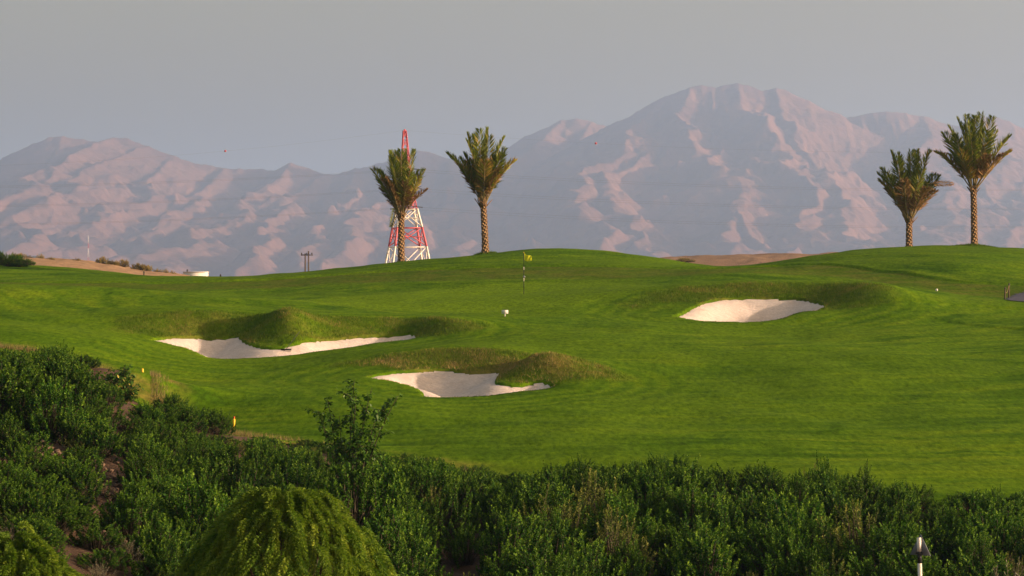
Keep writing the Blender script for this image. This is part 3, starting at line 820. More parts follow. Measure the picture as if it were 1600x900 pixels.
for z, l in arms:
    for s in (-1, 1):
        mb = MB(); h = hw(z)
        tip = RZ @ Vector((0, s * (h + l), 0)); tip = np.array([tip.x - .3, tip.y, z + .3])
        for i in ((0, 1) if s > 0 else (2, 3)):
            mb.bar(cor(z, i), tip, .1); mb.bar(cor(z + 1.6, i), tip, .08)
        link("crossarm", mb.mesh("crossarm"), M["red"], root)
        for e in (-1, 1):
            ins = MB(); q0 = tip + np.array([0, 0, -.1]); q1 = tip + np.array([e * 2.0, 0, -.35])
            ins.bar(q0, q1, .035)
            for u in np.linspace(.15, .95, 9):
                c = q0 + (q1 - q0) * u; ins.tube([c - np.array([.05, 0, 0]), c + np.array([.05, 0, 0])], [.14, .10], 8)
            link("insulator", ins.mesh("insulator"), M["steel"], root)
            cable_pts.append((q1, e, z))
mb = MB(); zt = zpy(206); mb.tube([np.array([-.6, 0, zt - .4]), np.array([-.6, 0, zt + .5])], [.3, .22], 6)
link("peak_cap", mb.mesh("peak_cap"), M["red"], root)
base = np.array(root.location)
def cable(a, b, sag, rad, label, balls=(), cat="cable"):
    t = np.linspace(0, 1, 60)[:, None]
    p = a * (1 - t) + b * t; p[:, 2] -= (4 * sag * t * (1 - t))[:, 0]
    mb = MB(); mb.tube(p, rad, 4)
    o = link("power_cable", mb.mesh("power_cable"), M["wire"], label=label, cat="cable", group="power cables strung from the pylon")
    for bx in balls:
        k = np.argmin(np.abs(p[:, 0] - bx)); q = np.array([np.interp(bx, p[:, 0] if p[-1, 0] > p[0, 0] else p[::-1, 0], (p if p[-1, 0] > p[0, 0] else p[::-1])[:, j]) for j in range(3)])
        sp = MB(); th = np.linspace(0, math.pi, 9)
        sp.tube(np.stack([q[0] + .22 * -np.cos(th), 0 * th + q[1], 0 * th + q[2]], 1), np.maximum(.22 * np.sin(th), .03), 12)
        link("marker_ball", sp.mesh("marker_ball", True), M["red"], o)
for q, e, z in cable_pts:
    a = base + q; far = a + np.array([e * 210, 12 * e, 0.0])
    cable(a, far, 3.6, .008, "thin dark power cable running from the pylon towards the " + ("main mountain summit" if e > 0 else "sand dune"))
# the earth wire carries the red warning balls
tp = base + np.array([-.6, 0, zt + .3])
for e, (bpx, bpy_) in ((1, (931, 224)), (-1, (352, 236))):
    ball = P(bpx, bpy_, PD); L_ = 210.0; far = tp + np.array([e * L_, 0, 0]); u = abs(ball[0] - tp[0]) / L_
    sag = (tp[2] - ball[2]) / (4 * u * (1 - u))
    cable(tp, far, sag, .006, "earth wire with a red warning ball running from the pylon peak towards the " + ("main summit" if e > 0 else "dune"), (ball[0],))

# next pylon far off, faint at the foot of the mountains
fd = 5200.0; q = P(138, 440, fd)
root = link("electricity_pylon", None, loc=(q[0], fd, -10.5), label="tiny far mast with red and white bands at the mountain foot", cat="pylon")
for k, (ya, yb, m) in enumerate([(440, 402, "red"), (402, 388, "white"), (388, 380, "red"), (380, 368, "white")]):
    mb = MB(); za, zb = (HY - ya) * fd / F + (0 if k == 0 else 10.5), (HY - yb) * fd / F + 10.5
    wa, wb = np.interp([za, zb], [0, 70], [3.2, .8])
    for sx, sy in ((1, 1), (-1, 1), (-1, -1), (1, -1)): mb.bar((sx * wa, sy * wa, za), (sx * wb, sy * wb, zb), .22)
    for sy in (1, -1): mb.bar((-wa, sy * wa, za), (wb, sy * wb, zb), .16); mb.bar((wa, sy * wa, za), (-wb, sy * wb, zb), .16)
    link("tower_section", mb.mesh("tower_section"), M[m], root)

# twin-pole utility structure
ud = 420.0; us = F / ud
root = link("utility_pole", None, loc=(P(479.5, 0, ud)[0], ud, -10.2), label="dark twin-pole utility structure with one crossarm behind the fairway", cat="utility pole")
for dx in (-2.6, 2.6):
    mb = MB(); mb.tube([(dx / us, 0, 0), (dx / us, 0, (HY - 396) / us + 10.2 + (.4 if dx > 0 else 0))], [.16, .11], 8)
    link("pole", mb.mesh("pole"), M["wood"], root)
mb = MB(); mb.box((0, 0, (HY - 398.5) / us + 10.2), (19 / us, .16, .18)); link("crossarm", mb.mesh("crossarm"), M["steel"], root)
for dx in (-8, 0, 8):
    mb = MB(); z = (HY - 398.5) / us + 10.3; mb.tube([(dx / us, -.12, z), (dx / us, -.12, z + .12), (dx / us, -.12, z + .3)], [.09, .12, .05], 8)
    link("insulator", mb.mesh("insulator"), M["steel"], root)

# ------------------------------------------------------------------ white cabin beyond the fairway
bd = 262.0; bs = F / bd
bz = -2.2
root = link("cabin", None, loc=(P(306, 0, bd)[0], bd, bz), label="low white cabin half hidden behind the fairway crest", cat="building")
ww = 35 / bs; hz = (HY - 425.5) / bs - bz
mb = MB(); mb.box((0, 0, hz / 2), (ww, 2.4, hz)); link("wall", mb.mesh("wall"), M["white"], root)
mb = MB(); mb.box((0, 0, hz + .03), (ww + .12, 2.5, .06)); link("roof", mb.mesh("roof"), M["white"], root)
mb = MB(); mb.box((-ww / 2 - 7 / bs, .3, (hz - .18) / 2), (13.5 / bs, 1.8, hz - .18)); link("lean_to", mb.mesh("lean_to"), M["bluegrey"], root)
mb = MB(); mb.box((-ww / 2 + .25, .2, hz + .18), (.14, .14, .24)); link("vent", mb.mesh("vent"), M["steel"], root)
mb = MB(); mb.box((0, 0, -4.2), (ww + 2.4, 3.4, 8.38)); link("footing", mb.mesh("footing"), M["desert"], root)

# ------------------------------------------------------------------ flagstick
fb = P(818.5, 458, 133); fb[2] = H(fb[0], fb[1]); s = F / 133
root = link("flagstick", None, loc=fb, label="black and white golf flagstick with a yellow flag", cat="flagstick")
def seg(z0, z1, m, n="pole_section", r=.017):
    mb = MB(); mb.tube([(0, 0, z0), (0, 0, z1)], [r, r], 8); link(n, mb.mesh(n), M[m], root)
seg(-.1, .22, "black", r=.015); seg(.22, .66, "black"); seg(.66, .86, "white"); seg(.86, 1.25, "black"); seg(1.25, 1.41, "white"); seg(1.41, 2.16, "black")
mb = MB(); mb.tube([(0, 0, .84), (0, 0, .9), (0, 0, .96)], [.03, .045, .03], 8); mb.box((.06, 0, .9), (.05, .03, .05)); link("reflector", mb.mesh("reflector"), M["greyplate"], root)
U, Vv = np.meshgrid(np.linspace(0, 1, 12), np.linspace(0, 1, 7))
fx = .018 + .40 * U; fz = 2.14 - .36 * Vv * (1 - .35 * U) - .22 * U ** 1.1 - .05 * np.sin(U * 5); fy = .06 * np.sin(U * 9 + Vv * 2) * U
i = np.arange(U.size).reshape(U.shape); q = np.stack([i[:-1, :-1], i[:-1, 1:], i[1:, 1:], i[1:, :-1]], -1).reshape(-1, 4)
me = mesh_np("flag", np.stack([fx.ravel(), fy.ravel(), fz.ravel()], 1), [q]); attr(me, "tint", U.ravel()); smooth(me)
link("flag", me, M["flag"], root)
mb = MB(); mb.tube([(0, 0, 2.14), (0, 0, 2.17), (0, 0, 2.19)], [.02, .024, .008], 8); link("finial", mb.mesh("finial"), M["yellow"], root)

# small white sign on the collar
q = P(789, 499, 117); q[2] = H(q[0], q[1])
root = link("notice_sign", None, loc=q, label="small blank white sign on a short stake before the green", cat="sign")
mb = MB(); mb.box((0, 0, .20), (.30, .012, .17)); mb.box((0, -.012, .20), (.012, .012, .17)); link("board", mb.mesh("board"), M["white"], root)
mb = MB(); mb.tube([(0, .012, -.1), (0, .012, .13)], [.025, .025], 6); link("stake", mb.mesh("stake"), M["white"], root)

# rake in the left bunker
a = P(447, 542, 107.75); zs_ = bil(Zsand, GX0, GY0, GS, np.array([a[0]]), np.array([a[1]]))[0]
root = link("bunker_rake", None, loc=(a[0], a[1], zs_ + .03), label="black bunker rake with its handle propped on the grass nose", cat="rake")
hd = MB(); hd.box((0, 0, .04), (.46, .07, .06), Matrix.Rotation(R(-14), 3, 'Z'))
hdo = link("head", hd.mesh("head"), M["black"], root)
th = MB()
for u in np.linspace(-.18, .18, 9): th.bar((u * .97, -u * .24, .02), (u * .97, -u * .24, -.06), .008)
link("teeth", th.mesh("teeth"), M["black"], hdo, kind="stuff")
e = P(468, 522, 109.6); e[2] = H(e[0], e[1]) + .12
mb = MB(); mb.tube([(0, 0, .05), tuple(np.array([e[0] - a[0], e[1] - a[1], e[2] - zs_ - .03]))], [.014, .014], 6); link("handle", mb.mesh("handle"), M["black"], root)

# yellow hazard stakes
for px, py, d, tip, lab in ((223, 597, 93.3, False, "yellow stake standing beside the pale leafed broad shrub"), (364.5, 681, 83.4, True, "yellow stake with an orange tip at the edge of the hedge")):
    q = P(px, py, d); q[2] = H(q[0], q[1])
    root = link("hazard_stake", None, loc=q, rot=(R(2), R(3 if tip else -1), 0), label=lab, cat="stake", group="yellow stakes along the turf edge")
    hgt = .50 if tip else .52
    mb = MB(); mb.tube([(0, 0, -.1), (0, 0, hgt - .04), (0, 0, hgt)], [.045, .045, .035], 8); link("stake", mb.mesh("stake"), M["yellow"], root)
    if tip:
        mb = MB(); mb.tube([(0, 0, hgt), (0, 0, hgt + .07)], [.03, .025], 8); link("tip", mb.mesh("tip"), M["orange"], root)

# white ball, cart path and little gate posts at the right
q = P(1463.5, 451.5, 132.5); q[2] = H(q[0], q[1]) + .05
mb = MB(); th_ = np.linspace(0, math.pi, 9); mb.tube(np.stack([0 * th_, 0 * th_, -.07 * np.cos(th_)], 1), np.maximum(.07 * np.sin(th_), .004), 12)
mb.tube([(0, 0, -.16), (0, 0, -.05)], [.012, .012], 6)
link("tee_marker", mb.mesh("tee_marker", True), M["white"], loc=q, label="small round white marker on the turf below the tall palms", cat="marker")
path = smooth_poly([P(*a_)[:2] for a_ in [(1575,474,126),(1582,463,130),(1600,459,133),(1660,458,135),(1800,462,136),(1800,478,126),(1680,478,124.5),(1610,476,125)]])
xs = np.arange(path[:, 0].min(), path[:, 0].max(), .3); ys = np.arange(path[:, 1].min(), path[:, 1].max(), .3)
X, Yp = np.meshgrid(xs, ys); sd = poly_sdf(path, X, Yp); i = np.arange(X.size).reshape(X.shape)
q4 = np.stack([i[:-1, :-1], i[:-1, 1:], i[1:, 1:], i[1:, :-1]], -1).reshape(-1, 4); q4 = q4[sd.ravel()[q4].max(1) < .25]
me = mesh_np("cart_path", np.stack([X.ravel(), Yp.ravel(), H(X.ravel(), Yp.ravel()) + .035], 1), [q4]); smooth(me)
link("cart_path", me, M["asphalt"], kind="structure", label="dark bluish cart path curving past the little gate", cat="path")
for k, (px, py, d, hgt) in enumerate(((1570, 469, 127.5, .62), (1576, 467, 128.6, .78))):
    q = P(px, py, d); q[2] = H(q[0], q[1])
    root = link("path_post", None, loc=q, rot=(0, R(2), 0), label=("shorter" if k == 0 else "taller") + " dark post of the pair beside the cart path", cat="post", group="posts beside the cart path")
    mb = MB(); mb.tube([(0, 0, -.15), (0, 0, hgt - .03), (0, 0, hgt)], [.04, .035, .02], 8); link("post", mb.mesh("post"), M["wood"], root)
    mb = MB(); mb.tube([(0, 0, hgt - .1), (0, 0, hgt - .06)], [.05, .05], 8); link("cap_ring", mb.mesh("cap_ring"), M["steel"], root)
a0 = P(1570, 469, 127.5); b0 = P(1576, 467, 128.6); a0[2] = H(*a0[:2]) + .52; b0[2] = H(*b0[:2]) + .66
t = np.linspace(0, 1, 9)[:, None]; pr = a0 * (1 - t) + b0 * t; pr[:, 2] -= (4 * .28 * t * (1 - t))[:, 0]
mb = MB(); mb.tube(pr, .02, 5); link("rope", mb.mesh("rope"), M["straw"], label="slack pale rope between the two dark posts", cat="rope")
# distance posts on the far left
for k, (px, py, d, hgt, lab) in enumerate(((344.5, 432, 168, .32, "short dark post on the crest right of the white cabin"), (225, 430, 176.5, .34, "short dark post on the turf before the sand dune"), (49.5, 414, 182, .5, "thin dark post at the sandy end of the turf"))):
    q = P(px, py, d); q[2] = H(q[0], q[1])
    root = link("marker_post", None, loc=q, label=lab, cat="post", group="short dark posts at the back of the fairway")
    mb = MB(); mb.tube([(0, 0, -.2), (0, 0, hgt), (0, 0, hgt + .04)], [.045, .045, .02], 8); link("post", mb.mesh("post"), M["wood"], root)
    mb = MB(); mb.tube([(0, 0, hgt - .08), (0, 0, hgt - .03)], [.052, .052], 8); link("band", mb.mesh("band"), M["steel"], root)

# ------------------------------------------------------------------ triangular sign on a banded post
d = 50.0; q = P(1443.5, 0, d); gz = float(H(q[0], d)); s = F / d
def zz(py): return (HY - py) / s - gz
root = link("road_sign", None, loc=(q[0], d, gz), rot=(0, R(-1.6), 0), label="back of a triangular sign on a white and black banded post", cat="sign")
tilt = math.tan(R(1.6))
def psec(ya, yb, m, r=.042):
    za = zz(ya) if ya else -.2; mb = MB(); mb.tube([(0, 0, za), (0, 0, zz(yb))], [r, r], 14); link("post_section", mb.mesh("post_section", False), M[m], root)
psec(None, 880, "white"); psec(880, 861.5, "black", .041); psec(861.5, 840, "white")
ym = zz(868); yt = zz(834.5); x0, x1, xt = -20.5 / s, 18.0 / s, .2 / s
th = .012
mb = MB(); V = [(x0, .05, ym), (x1, .05, ym), (xt, .05, yt), (x0, .05 + th, ym), (x1, .05 + th, ym), (xt, .05 + th, yt)]
cs, sn = math.cos(R(-42)), math.sin(R(-42)); V = [(a_ * cs - b_ * sn, a_ * sn + b_ * cs, c_) for a_, b_, c_ in V]
mb.add(V, [(0, 3, 4, 1), (1, 4, 5, 2), (2, 5, 3, 0)], [(0, 1, 2), (3, 5, 4)]); link("plate", mb.mesh("plate"), M["greyplate"], root)
mb = MB(); mb.box((0, .01, zz(864)), (.10, .10, .035), Matrix.Rotation(R(-42), 3, 'Z')); link("clamp", mb.mesh("clamp"), M["steel"], root)

# ------------------------------------------------------------------ shrubs
def shrub_mesh(seed, h=1.3, rr=.75, shoots=120, per=26, leaf=.055, wid=.024, up=.65, spiky=.35):
    r = np.random.default_rng(seed)
    st = MB(); lf = MB()
    nl = 11; la = np.arange(nl) * 2.39996 + r.normal(0, .25, nl); lq = np.sqrt((np.arange(nl) + .5) / nl); lz = r.uniform(.72, 1.08, nl)
    for i in range(shoots):
        k = i % nl; xy = np.array([math.cos(la[k]), math.sin(la[k])]) * lq[k] + r.normal(0, .13, 2)
        az = math.atan2(xy[1], xy[0]); q = min(1.05, float(np.hypot(*xy)))
        # shoot tips fill a dome, denser near the surface
        rad = rr * q
        dome = math.sqrt(max(0, 1 - (q * .93) ** 2)) * lz[k]
        zt_ = h * (.25 + .75 * dome) * (1 - .45 * r.random() ** 1.8) + r.normal(0, .06) * h
        tip = np.array([math.cos(az) * rad, math.sin(az) * rad, max(.15, zt_)])
        b0 = np.array([math.cos(az) * rad * .25, math.sin(az) * rad * .25, 0])
        lean = np.array([math.cos(az), math.sin(az), 0]) * (.12 + .25 * q)
        ax = np.array([0, 0, 1.]) * up + lean + r.normal(0, .16, 3); ax /= np.linalg.norm(ax)
        ln = (.20 + .24 * r.random()) * (1 + spiky * r.random()) * h / 1.3
        s0 = tip - ax * ln
        st.tube([b0, (b0 + s0) / 2 + r.normal(0, .04, 3), s0, tip], [.012, .009, .006, .002], 3, False)
        n = int(per * (ln / .32)); u = (np.arange(n) + r.random(n)) / n
        a = np.arange(n) * 2.4 + r.random() * 6
        e1 = np.cross(ax, [1, 0, 0.2]); e1 /= np.linalg.norm(e1); e2 = np.cross(ax, e1)
        o = np.cos(a)[:, None] * e1 + np.sin(a)[:, None] * e2
        lift = np.interp(u, [0, .8, 1], [.35, .8, 2.0])[:, None]
        D = o + ax * lift + r.normal(0, .18, (n, 3))
        Nn = ax - o * .6 + r.normal(0, .7, (n, 3))
        base = s0 + ax * (u * ln)[:, None]
        tint = np.clip(.20 + .60 * u ** 1.5 + r.normal(0, .16, n) + r.normal(0, .12), 0, 1)  # paler towards shoot tips: young growth, plus sunlit-tip contrast put into the colour
        sz = leaf * (1 - .35 * u) * r.uniform(.75, 1.25, n)
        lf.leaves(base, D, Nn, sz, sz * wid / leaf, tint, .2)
    return st.mesh("shrub_stems"), lf.mesh("shrub_foliage")
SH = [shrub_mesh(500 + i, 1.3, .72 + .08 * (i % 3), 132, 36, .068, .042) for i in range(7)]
SHT = [shrub_mesh(520 + i, 1.3, .55, 80, 40, .060, .034, .9, .9) for i in range(3)]        # taller upright shoots
SHD = [shrub_mesh(530 + i, 1.0, .60, 95, 34, .06, .022, .9, .8) for i in range(2)]
SHG = [shrub_mesh(540 + i, .8, .55, 90, 22, .04, .014, .6, .4) for i in range(2)]
def add_shrub(x, y, h, kind, label, group, wide=1.0, nm=None, sink=.06):
    lib, mat, h0 = {"g": (SH, M["shrub"], 1.3), "t": (SHT, M["shrub"], 1.3), "d": (SHD, M["shrub_dry"], 1.0), "s": (SHG, M["shrub_grey"], .8), "w": (SHD, M["tawny"], 1.0), "f": (SH, M["tawny"], 1.3)}[kind]
    st, lf = lib[int(rng.integers(0, len(lib)))]
    z = float(H(x, y)) - sink
    sx = h / h0; sw = max(sx, .80) * wide
    nm = nm or {"g": "leafy_shrub", "t": "upright_shrub", "d": "dry_shrub", "s": "silvery_shrub"}.get(kind, "desert_bush")
    root = link(nm, None, loc=(x, y, z), rot=(rng.normal(0, .06), rng.normal(0, .06), rng.random() * 6.283), scl=(sw, sw, sx), label=label, cat="shrub", group=group)
    if not st.materials: st.materials.append(M["bark"])
    link("stems", st, None, root)
    o = link("foliage", lf, None, root)
    if not lf.materials: lf.materials.append(mat)
    if o.material_slots[0].material != mat:
        o.material_slots[0].link = 'OBJECT'; o.material_slots[0].material = mat
    return root
HEDGE = np.array([(-60,690),(230,672),(300,668),(345,684),(400,678),(440,688),(520,696),(600,708),(660,706),(720,722),(800,735),(850,728),(885,712),(930,712),(1000,716),(1045,700),(1075,712),(1100,728),(1150,724),(1200,724),(1250,728),(1285,704),(1310,728),(1350,722),(1385,745),(1420,745),(1445,752),(1458,788),(1480,772),(1510,762),(1550,750),(1600,760),(1700,760)], float)
cnt = 0
def where(x, y, e):
    marks = [((P(545, 0, 64.0)[0], 64.0), 2.6, "around the foot of the sparse young tree"), ((P(1443, 0, 50)[0], 50.5), 3.6, "behind the triangular sign"),
             ((P(452, 0, 41)[0], 50), 4.2, "behind the large feathery tree"), ((P(364, 0, 83.4)[0], 83.4), 3.5, "beside the orange tipped stake")]
    for (mx, my), rr_, t in marks:
        if math.hypot(x - mx, y - my) < rr_: return t
    return "along the turf edge" if e > -2.2 else "in the body of the hedge" if y > 56 else "on the low front side of the hedge"
for yy in np.arange(49.5, 84, 1.3):
    for xx in np.arange(-13.5, 16.5, 1.42):
        x = xx + rng.uniform(-.5, .5) + (.6 if int(yy * 10) % 2 else 0); y = yy + rng.uniform(-.4, .4)
        px = 800 + x / y * F
        if px < -40 or px > 1650: continue
        ground = float(H(x, y))
        e = bil(E, GX0, GY0, GS, np.array([x]), np.array([y]))[0]
        if e > -.35: continue
        pyg = HY - ground / y * F
        # soil shows on the left bank
        if px < 215 - .12 * (pyg - 640) and pyg > 560:
            continue
        top = np.interp(px, HEDGE[:, 0], HEDGE[:, 1])
        hmax = (HY - top) / F * y - ground
        if hmax < .08: continue
        h = max(.32, min(hmax * rng.uniform(.9, 1.02), rng.uniform(.75, 1.95)))
        if pyg - h * F / y > 915: continue
        pyt = pyg - h * F / y
        u = rng.random(); W_ = where(x, y, e)
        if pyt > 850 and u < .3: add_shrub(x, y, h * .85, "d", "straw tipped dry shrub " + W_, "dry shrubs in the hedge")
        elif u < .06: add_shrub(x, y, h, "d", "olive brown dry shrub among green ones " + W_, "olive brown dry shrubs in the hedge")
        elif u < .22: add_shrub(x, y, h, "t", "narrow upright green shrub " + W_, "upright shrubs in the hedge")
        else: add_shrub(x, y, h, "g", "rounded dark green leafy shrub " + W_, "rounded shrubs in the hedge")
        cnt += 1
print("hedge shrubs", cnt)
# tall single shoots that stand above the hedge line
for px, py, d, h in ((1045, 700, 71.5, 1.55), (1290, 702, 69.5, 1.5), (905, 708, 72.5, 1.3), (1355, 720, 69, 1.3), (1555, 752, 68, 1.2)):
    q = P(px, py, d); g = float(H(q[0], q[1])); add_shrub(q[0], q[1], max(.6, q[2] - g), "t", "tall leggy shrub poking above the hedge top against the fairway", "leggy shrubs above the hedge", .7)
# thicket at the upper left and on the left bank
for k in range(60):
    y = rng.uniform(66, 90); px = rng.uniform(-40, 108); x = (px - 800) / F * y; g = float(H(x, y))
    top = np.interp(px, [-60, 0, 60, 85, 110, 130], [548, 545, 548, 534, 556, 585]); hm = (HY - top) / F * y - g
    if hm < .35: continue
    add_shrub(x, y, min(hm, rng.uniform(1.2, 1.9)), "g", "dense green shrub of the thicket on top of the left bank", "shrubs of the bank-top thicket")
for k in range(60):
    y = rng.uniform(56, 90); px = rng.uniform(110, 345); x = (px - 800) / F * y; g = float(H(x, y)); pyg = HY - g / y * F
    e = bil(E, GX0, GY0, GS, np.array([x]), np.array([y]))[0]
    if e > -.9: continue
    if pyg > 700 and px < 260: continue
    if 185 < px < 255 and pyg < 665: continue
    if pyg < 615 and px > 235: continue
    add_shrub(x, y, rng.uniform(.4, .5 if e > -3 else .85), "g", "low green shrub on the slope under the turf edge", "low shrubs under the turf edge", 1.1)
for k in range(105):
    y = rng.uniform(47, 70); px = rng.uniform(-30, 300); x = (px - 800) / F * y; g = float(H(x, y)); pyg = HY - g / y * F
    if pyg < 640 or pyg > 930: continue
    if any(abs(px - a) < 26 and -6 < pyg - b < 34 for a, b in ((75, 705), (155, 735), (170, 770), (20, 785), (185, 830))): continue
    u = rng.random()
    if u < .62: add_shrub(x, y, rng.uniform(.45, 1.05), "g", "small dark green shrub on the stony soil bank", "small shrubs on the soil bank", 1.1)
    elif u < .8: add_shrub(x, y, rng.uniform(.35, .6), "s", "pale silvery shrub on the stony soil bank", "silvery shrubs on the soil bank", 1.1)
    else: add_shrub(x, y, rng.uniform(.3, .55), "d", "brown dry shrub on the stony soil bank", "dry shrubs on the soil bank", 1.1)
for px, py, d in ((1592, 862, 52), (1578, 884, 51.5), (1600, 890, 51)):
    q = P(px, py, d); g = float(H(q[0], q[1])); add_shrub(q[0], q[1], q[2] - g, "s", "pale silvery shrub near the triangular sign", "silvery shrubs near the sign", .6)
# dark shrub at the far left edge of the turf, bushes on the dune
for px, py, d, h, wd in ((5, 428, 176, 1.05, 1.0), (22, 428, 175, .95, 1.0), (-14, 430, 176, 1.1, 1.1), (38, 431, 174.5, .55, 1.0), (12, 436, 171, .6, 1.2), (30, 437, 171, .4, 1.2)):
    q = P(px, py, d); add_shrub(q[0], q[1], h, "g", "dark green shrub at the far end of the turf below the dune", "shrubs below the dune", 1.2)
for px, h, wd, k in ((30, .5, 1.1, "f"), (47, .3, 1.0, "w"), (63, .42, 1.0, "w"), (80, .25, .9, "w"), (118, .3, 1.1, "w"), (160, .62, 1.15, "f"), (175, .45, 1.0, "f"), (190, .66, 1.2, "f"), (217, .58, 1.2, "f"), (228, .55, 1.0, "f"), (246, .38, .9, "w"), (258, .42, 1.0, "w"), (269, .36, .9, "w")):
    y = 223.5; x = (px - 800) / F * y
    o = add_shrub(x, y, h * 1.25, k, "rounded tawny desert bush on the crest of the sand dune" if k == "f" else "small twiggy brown bush on the sand dune", "tawny bushes on the dune" if k == "f" else "twiggy bushes on the dune", wd, "desert_bush")
    o.location.z = dune_h(x, y) - .1
q = P(1070, 403.5, 290); o = add_shrub(q[0], q[1], .5, "f", "low olive bush at the end of the gravel berm", "bush on the berm", 2.2, "desert_bush"); o.location.z = q[2] - .45

# ------------------------------------------------------------------ broad leafed shrub with pale leaves, sapling
def broad_tree(base, tips, seed, leaf, nper, name, label, cat, r0=.03, sub=5, palefrac=.02, spread=.28):
    r = np.random.default_rng(seed)
    root = link(name, None, loc=base, label=label, cat=cat)
    tr = MB(); lf = MB()
    for tp_ in tips:
        tp_ = np.asarray(tp_, float); b0 = np.array([r.normal(0, .06), r.normal(0, .06), -.1])
        mid = b0 * .5 + tp_ * .5 + np.array([-tp_[0] * .12, r.normal(0, .05), .12 * tp_[2]])
        t = np.linspace(0, 1, 9)[:, None]
        path = (1 - t) ** 2 * b0 + 2 * t * (1 - t) * mid + t * t * tp_
        tr.tube(path, np.linspace(r0, .006, 9), 5)
        segs = [path[4:]]
        for k in range(sub):
            u = r.uniform(.40, .95); p0 = np.array([np.interp(u, t[:, 0], path[:, j]) for j in range(3)])
            dr = r.normal(0, 1, 3); dr[2] = abs(dr[2]) * .8 + .5; dr /= np.linalg.norm(dr)
            p1_ = p0 + dr * spread * r.uniform(.7, 1.5); sg = np.stack([p0, (p0 + p1_) / 2 + [0, 0, .02], p1_]); tr.tube(sg, [.009, .006, .003], 4); segs.append(sg)
        for sg in segs:
            n = int(nper * (1 if len(sg) == 3 else 1.4)); u = r.random(n) * (len(sg) - 1); i0 = np.minimum(u.astype(int), len(sg) - 2); fr = (u - i0)[:, None]
            pb = sg[i0] * (1 - fr) + sg[i0 + 1] * fr
            o = r.normal(0, 1, (n, 3)); o[:, 2] = o[:, 2] * .5; o /= np.linalg.norm(o, axis=1)[:, None]
            pb = pb + o * .04
            D = o * .8 + np.array([0, 0, -.45]) + r.normal(0, .25, (n, 3)); Nn = o + np.array([0, 0, .8]) + r.normal(0, .4, (n, 3))
            tint = np.where(r.random(n) < palefrac, 1.0, np.clip(r.normal(.45, .22, n), 0, .9))
            L_ = leaf * r.uniform(.7, 1.2, n); 
            lf.leaves(pb, D, Nn, L_, L_ * .72, tint, .12)
    link("trunk", tr.mesh("trunk"), M["bark"], root); link("crown", lf.mesh("crown"), M["broad"], root)
d = 64.0; b = P(545, 748, d); s = F / d
b[2] = float(H(b[0], b[1]))
def tp_at(px, py, dy=0.0): q = P(px, py, d + dy); return q - b
broad_tree(b, [tp_at(497, 642, -.3), tp_at(512, 626, .2), tp_at(530, 650, .3), tp_at(553, 597, .1), tp_at(556, 620, -.2), tp_at(581, 606, .3), tp_at(592, 640, -.3), tp_at(610, 622, .1), tp_at(622, 618, -.2)], 61, .115, 21, "sapling_tree", "sparse young tree with large dark leaves rising above the hedge", "tree", .024, 10, .0, .30)
d = 84.0; b = P(185, 662, d); b[2] = float(H(b[0], b[1])); 
broad_tree(b, [tp_at(120, 600, 0), tp_at(140, 590, .5), tp_at(165, 585, -.5), tp_at(190, 580, .3), tp_at(198, 580, -.3), tp_at(205, 592, .2), tp_at(206, 612, 0), tp_at(150, 615, -.9), tp_at(185, 605, -.9), tp_at(210, 620, -.8), tp_at(130, 625, .3)], 62, .13, 22, "broad_leaf_shrub", "broad leafed shrub with some pale yellow leaves beside the yellow stake", "shrub", .022, 8, .10, .38)

# ------------------------------------------------------------------ feathery drooping trees
def feather_tree(cx_, cy_, ztop, rx, rz, seed, label, sprays=1700):
    r = np.random.default_rng(seed)
    gz = float(H(cx_, cy_)); cz0 = ztop - rz
    root = link("feathery_tree", None, loc=(cx_, cy_, gz), label=label, cat="tree", group="feathery drooping trees before the hedge")
    tr = MB(); hh = cz0 - gz
    tr.tube([(0, 0, -.2), (.06, .03, hh * .5), (0, 0, hh)], [.13, .10, .08], 8)
    for i in range(8):
        a = i * 2.4; e_ = np.array([math.cos(a) * rx * .4, math.sin(a) * rx * .6, hh + rz * .55])
        tr.tube([(0, 0, hh * .6), e_ * np.array([.45, .45, 0]) + np.array([0, 0, hh * .85]), e_], [.05, .03, .012], 5)
    link("trunk", tr.mesh("trunk", True), M["bark"], root)
    lf = MB(); n = 64
    def dome(q): return rz * (1 - np.clip(q, 0, 1.25) ** 1.9)
    nb = sprays // 7
    for k in range(nb):
        a = k * 2.39996 + r.normal(0, .25); q0 = (r.random() ** .6) * .88; run = r.uniform(.26, .46)
        t = (np.arange(n) + .5) / n
        off = r.normal(-.03, .075); wob = r.normal(0, .22); tb = r.normal(.45, .16)
        q = q0 + run * t * (1 - .35 * t); aa = a + wob * t
        zz2 = hh + dome(q) + off + .13 * np.sin(t * 2.6) - .34 * t ** 2.2
        path = np.stack([np.cos(aa) * q * rx * .92, np.sin(aa) * q * rx * .92, zz2], 1)
        T = np.gradient(path, axis=0); T /= np.linalg.norm(T, axis=1)[:, None]
        for m_ in range(6):
            o = r.normal(0, 1, (n, 3)); o -= (o * T).sum(1)[:, None] * T; o /= np.linalg.norm(o, axis=1)[:, None]
            D = o * .9 + T * .6 + np.array([0, 0, -.15]); Nn = r.normal(0, 1, (n, 3)) + np.array([0, 0, .5])
            L_ = (.030 + .045 * np.sin(np.clip(t + .1, 0, 1) * math.pi) ** .6) * r.uniform(.6, 1.25, n)
            lf.leaves(path + o * .012, D, Nn, L_, .020, np.clip(tb + r.normal(0, .14, n) + .25 * (t - .4), 0, 1), .1)
    link("crown", lf.mesh("crown"), M["feather"], root)
q = P(452, 757, 41.0); feather_tree(q[0] - .05, 41.0, q[2] - .14, 1.9, 1.4, 71, "large feathery drooping green tree in front of the hedge", 2600)
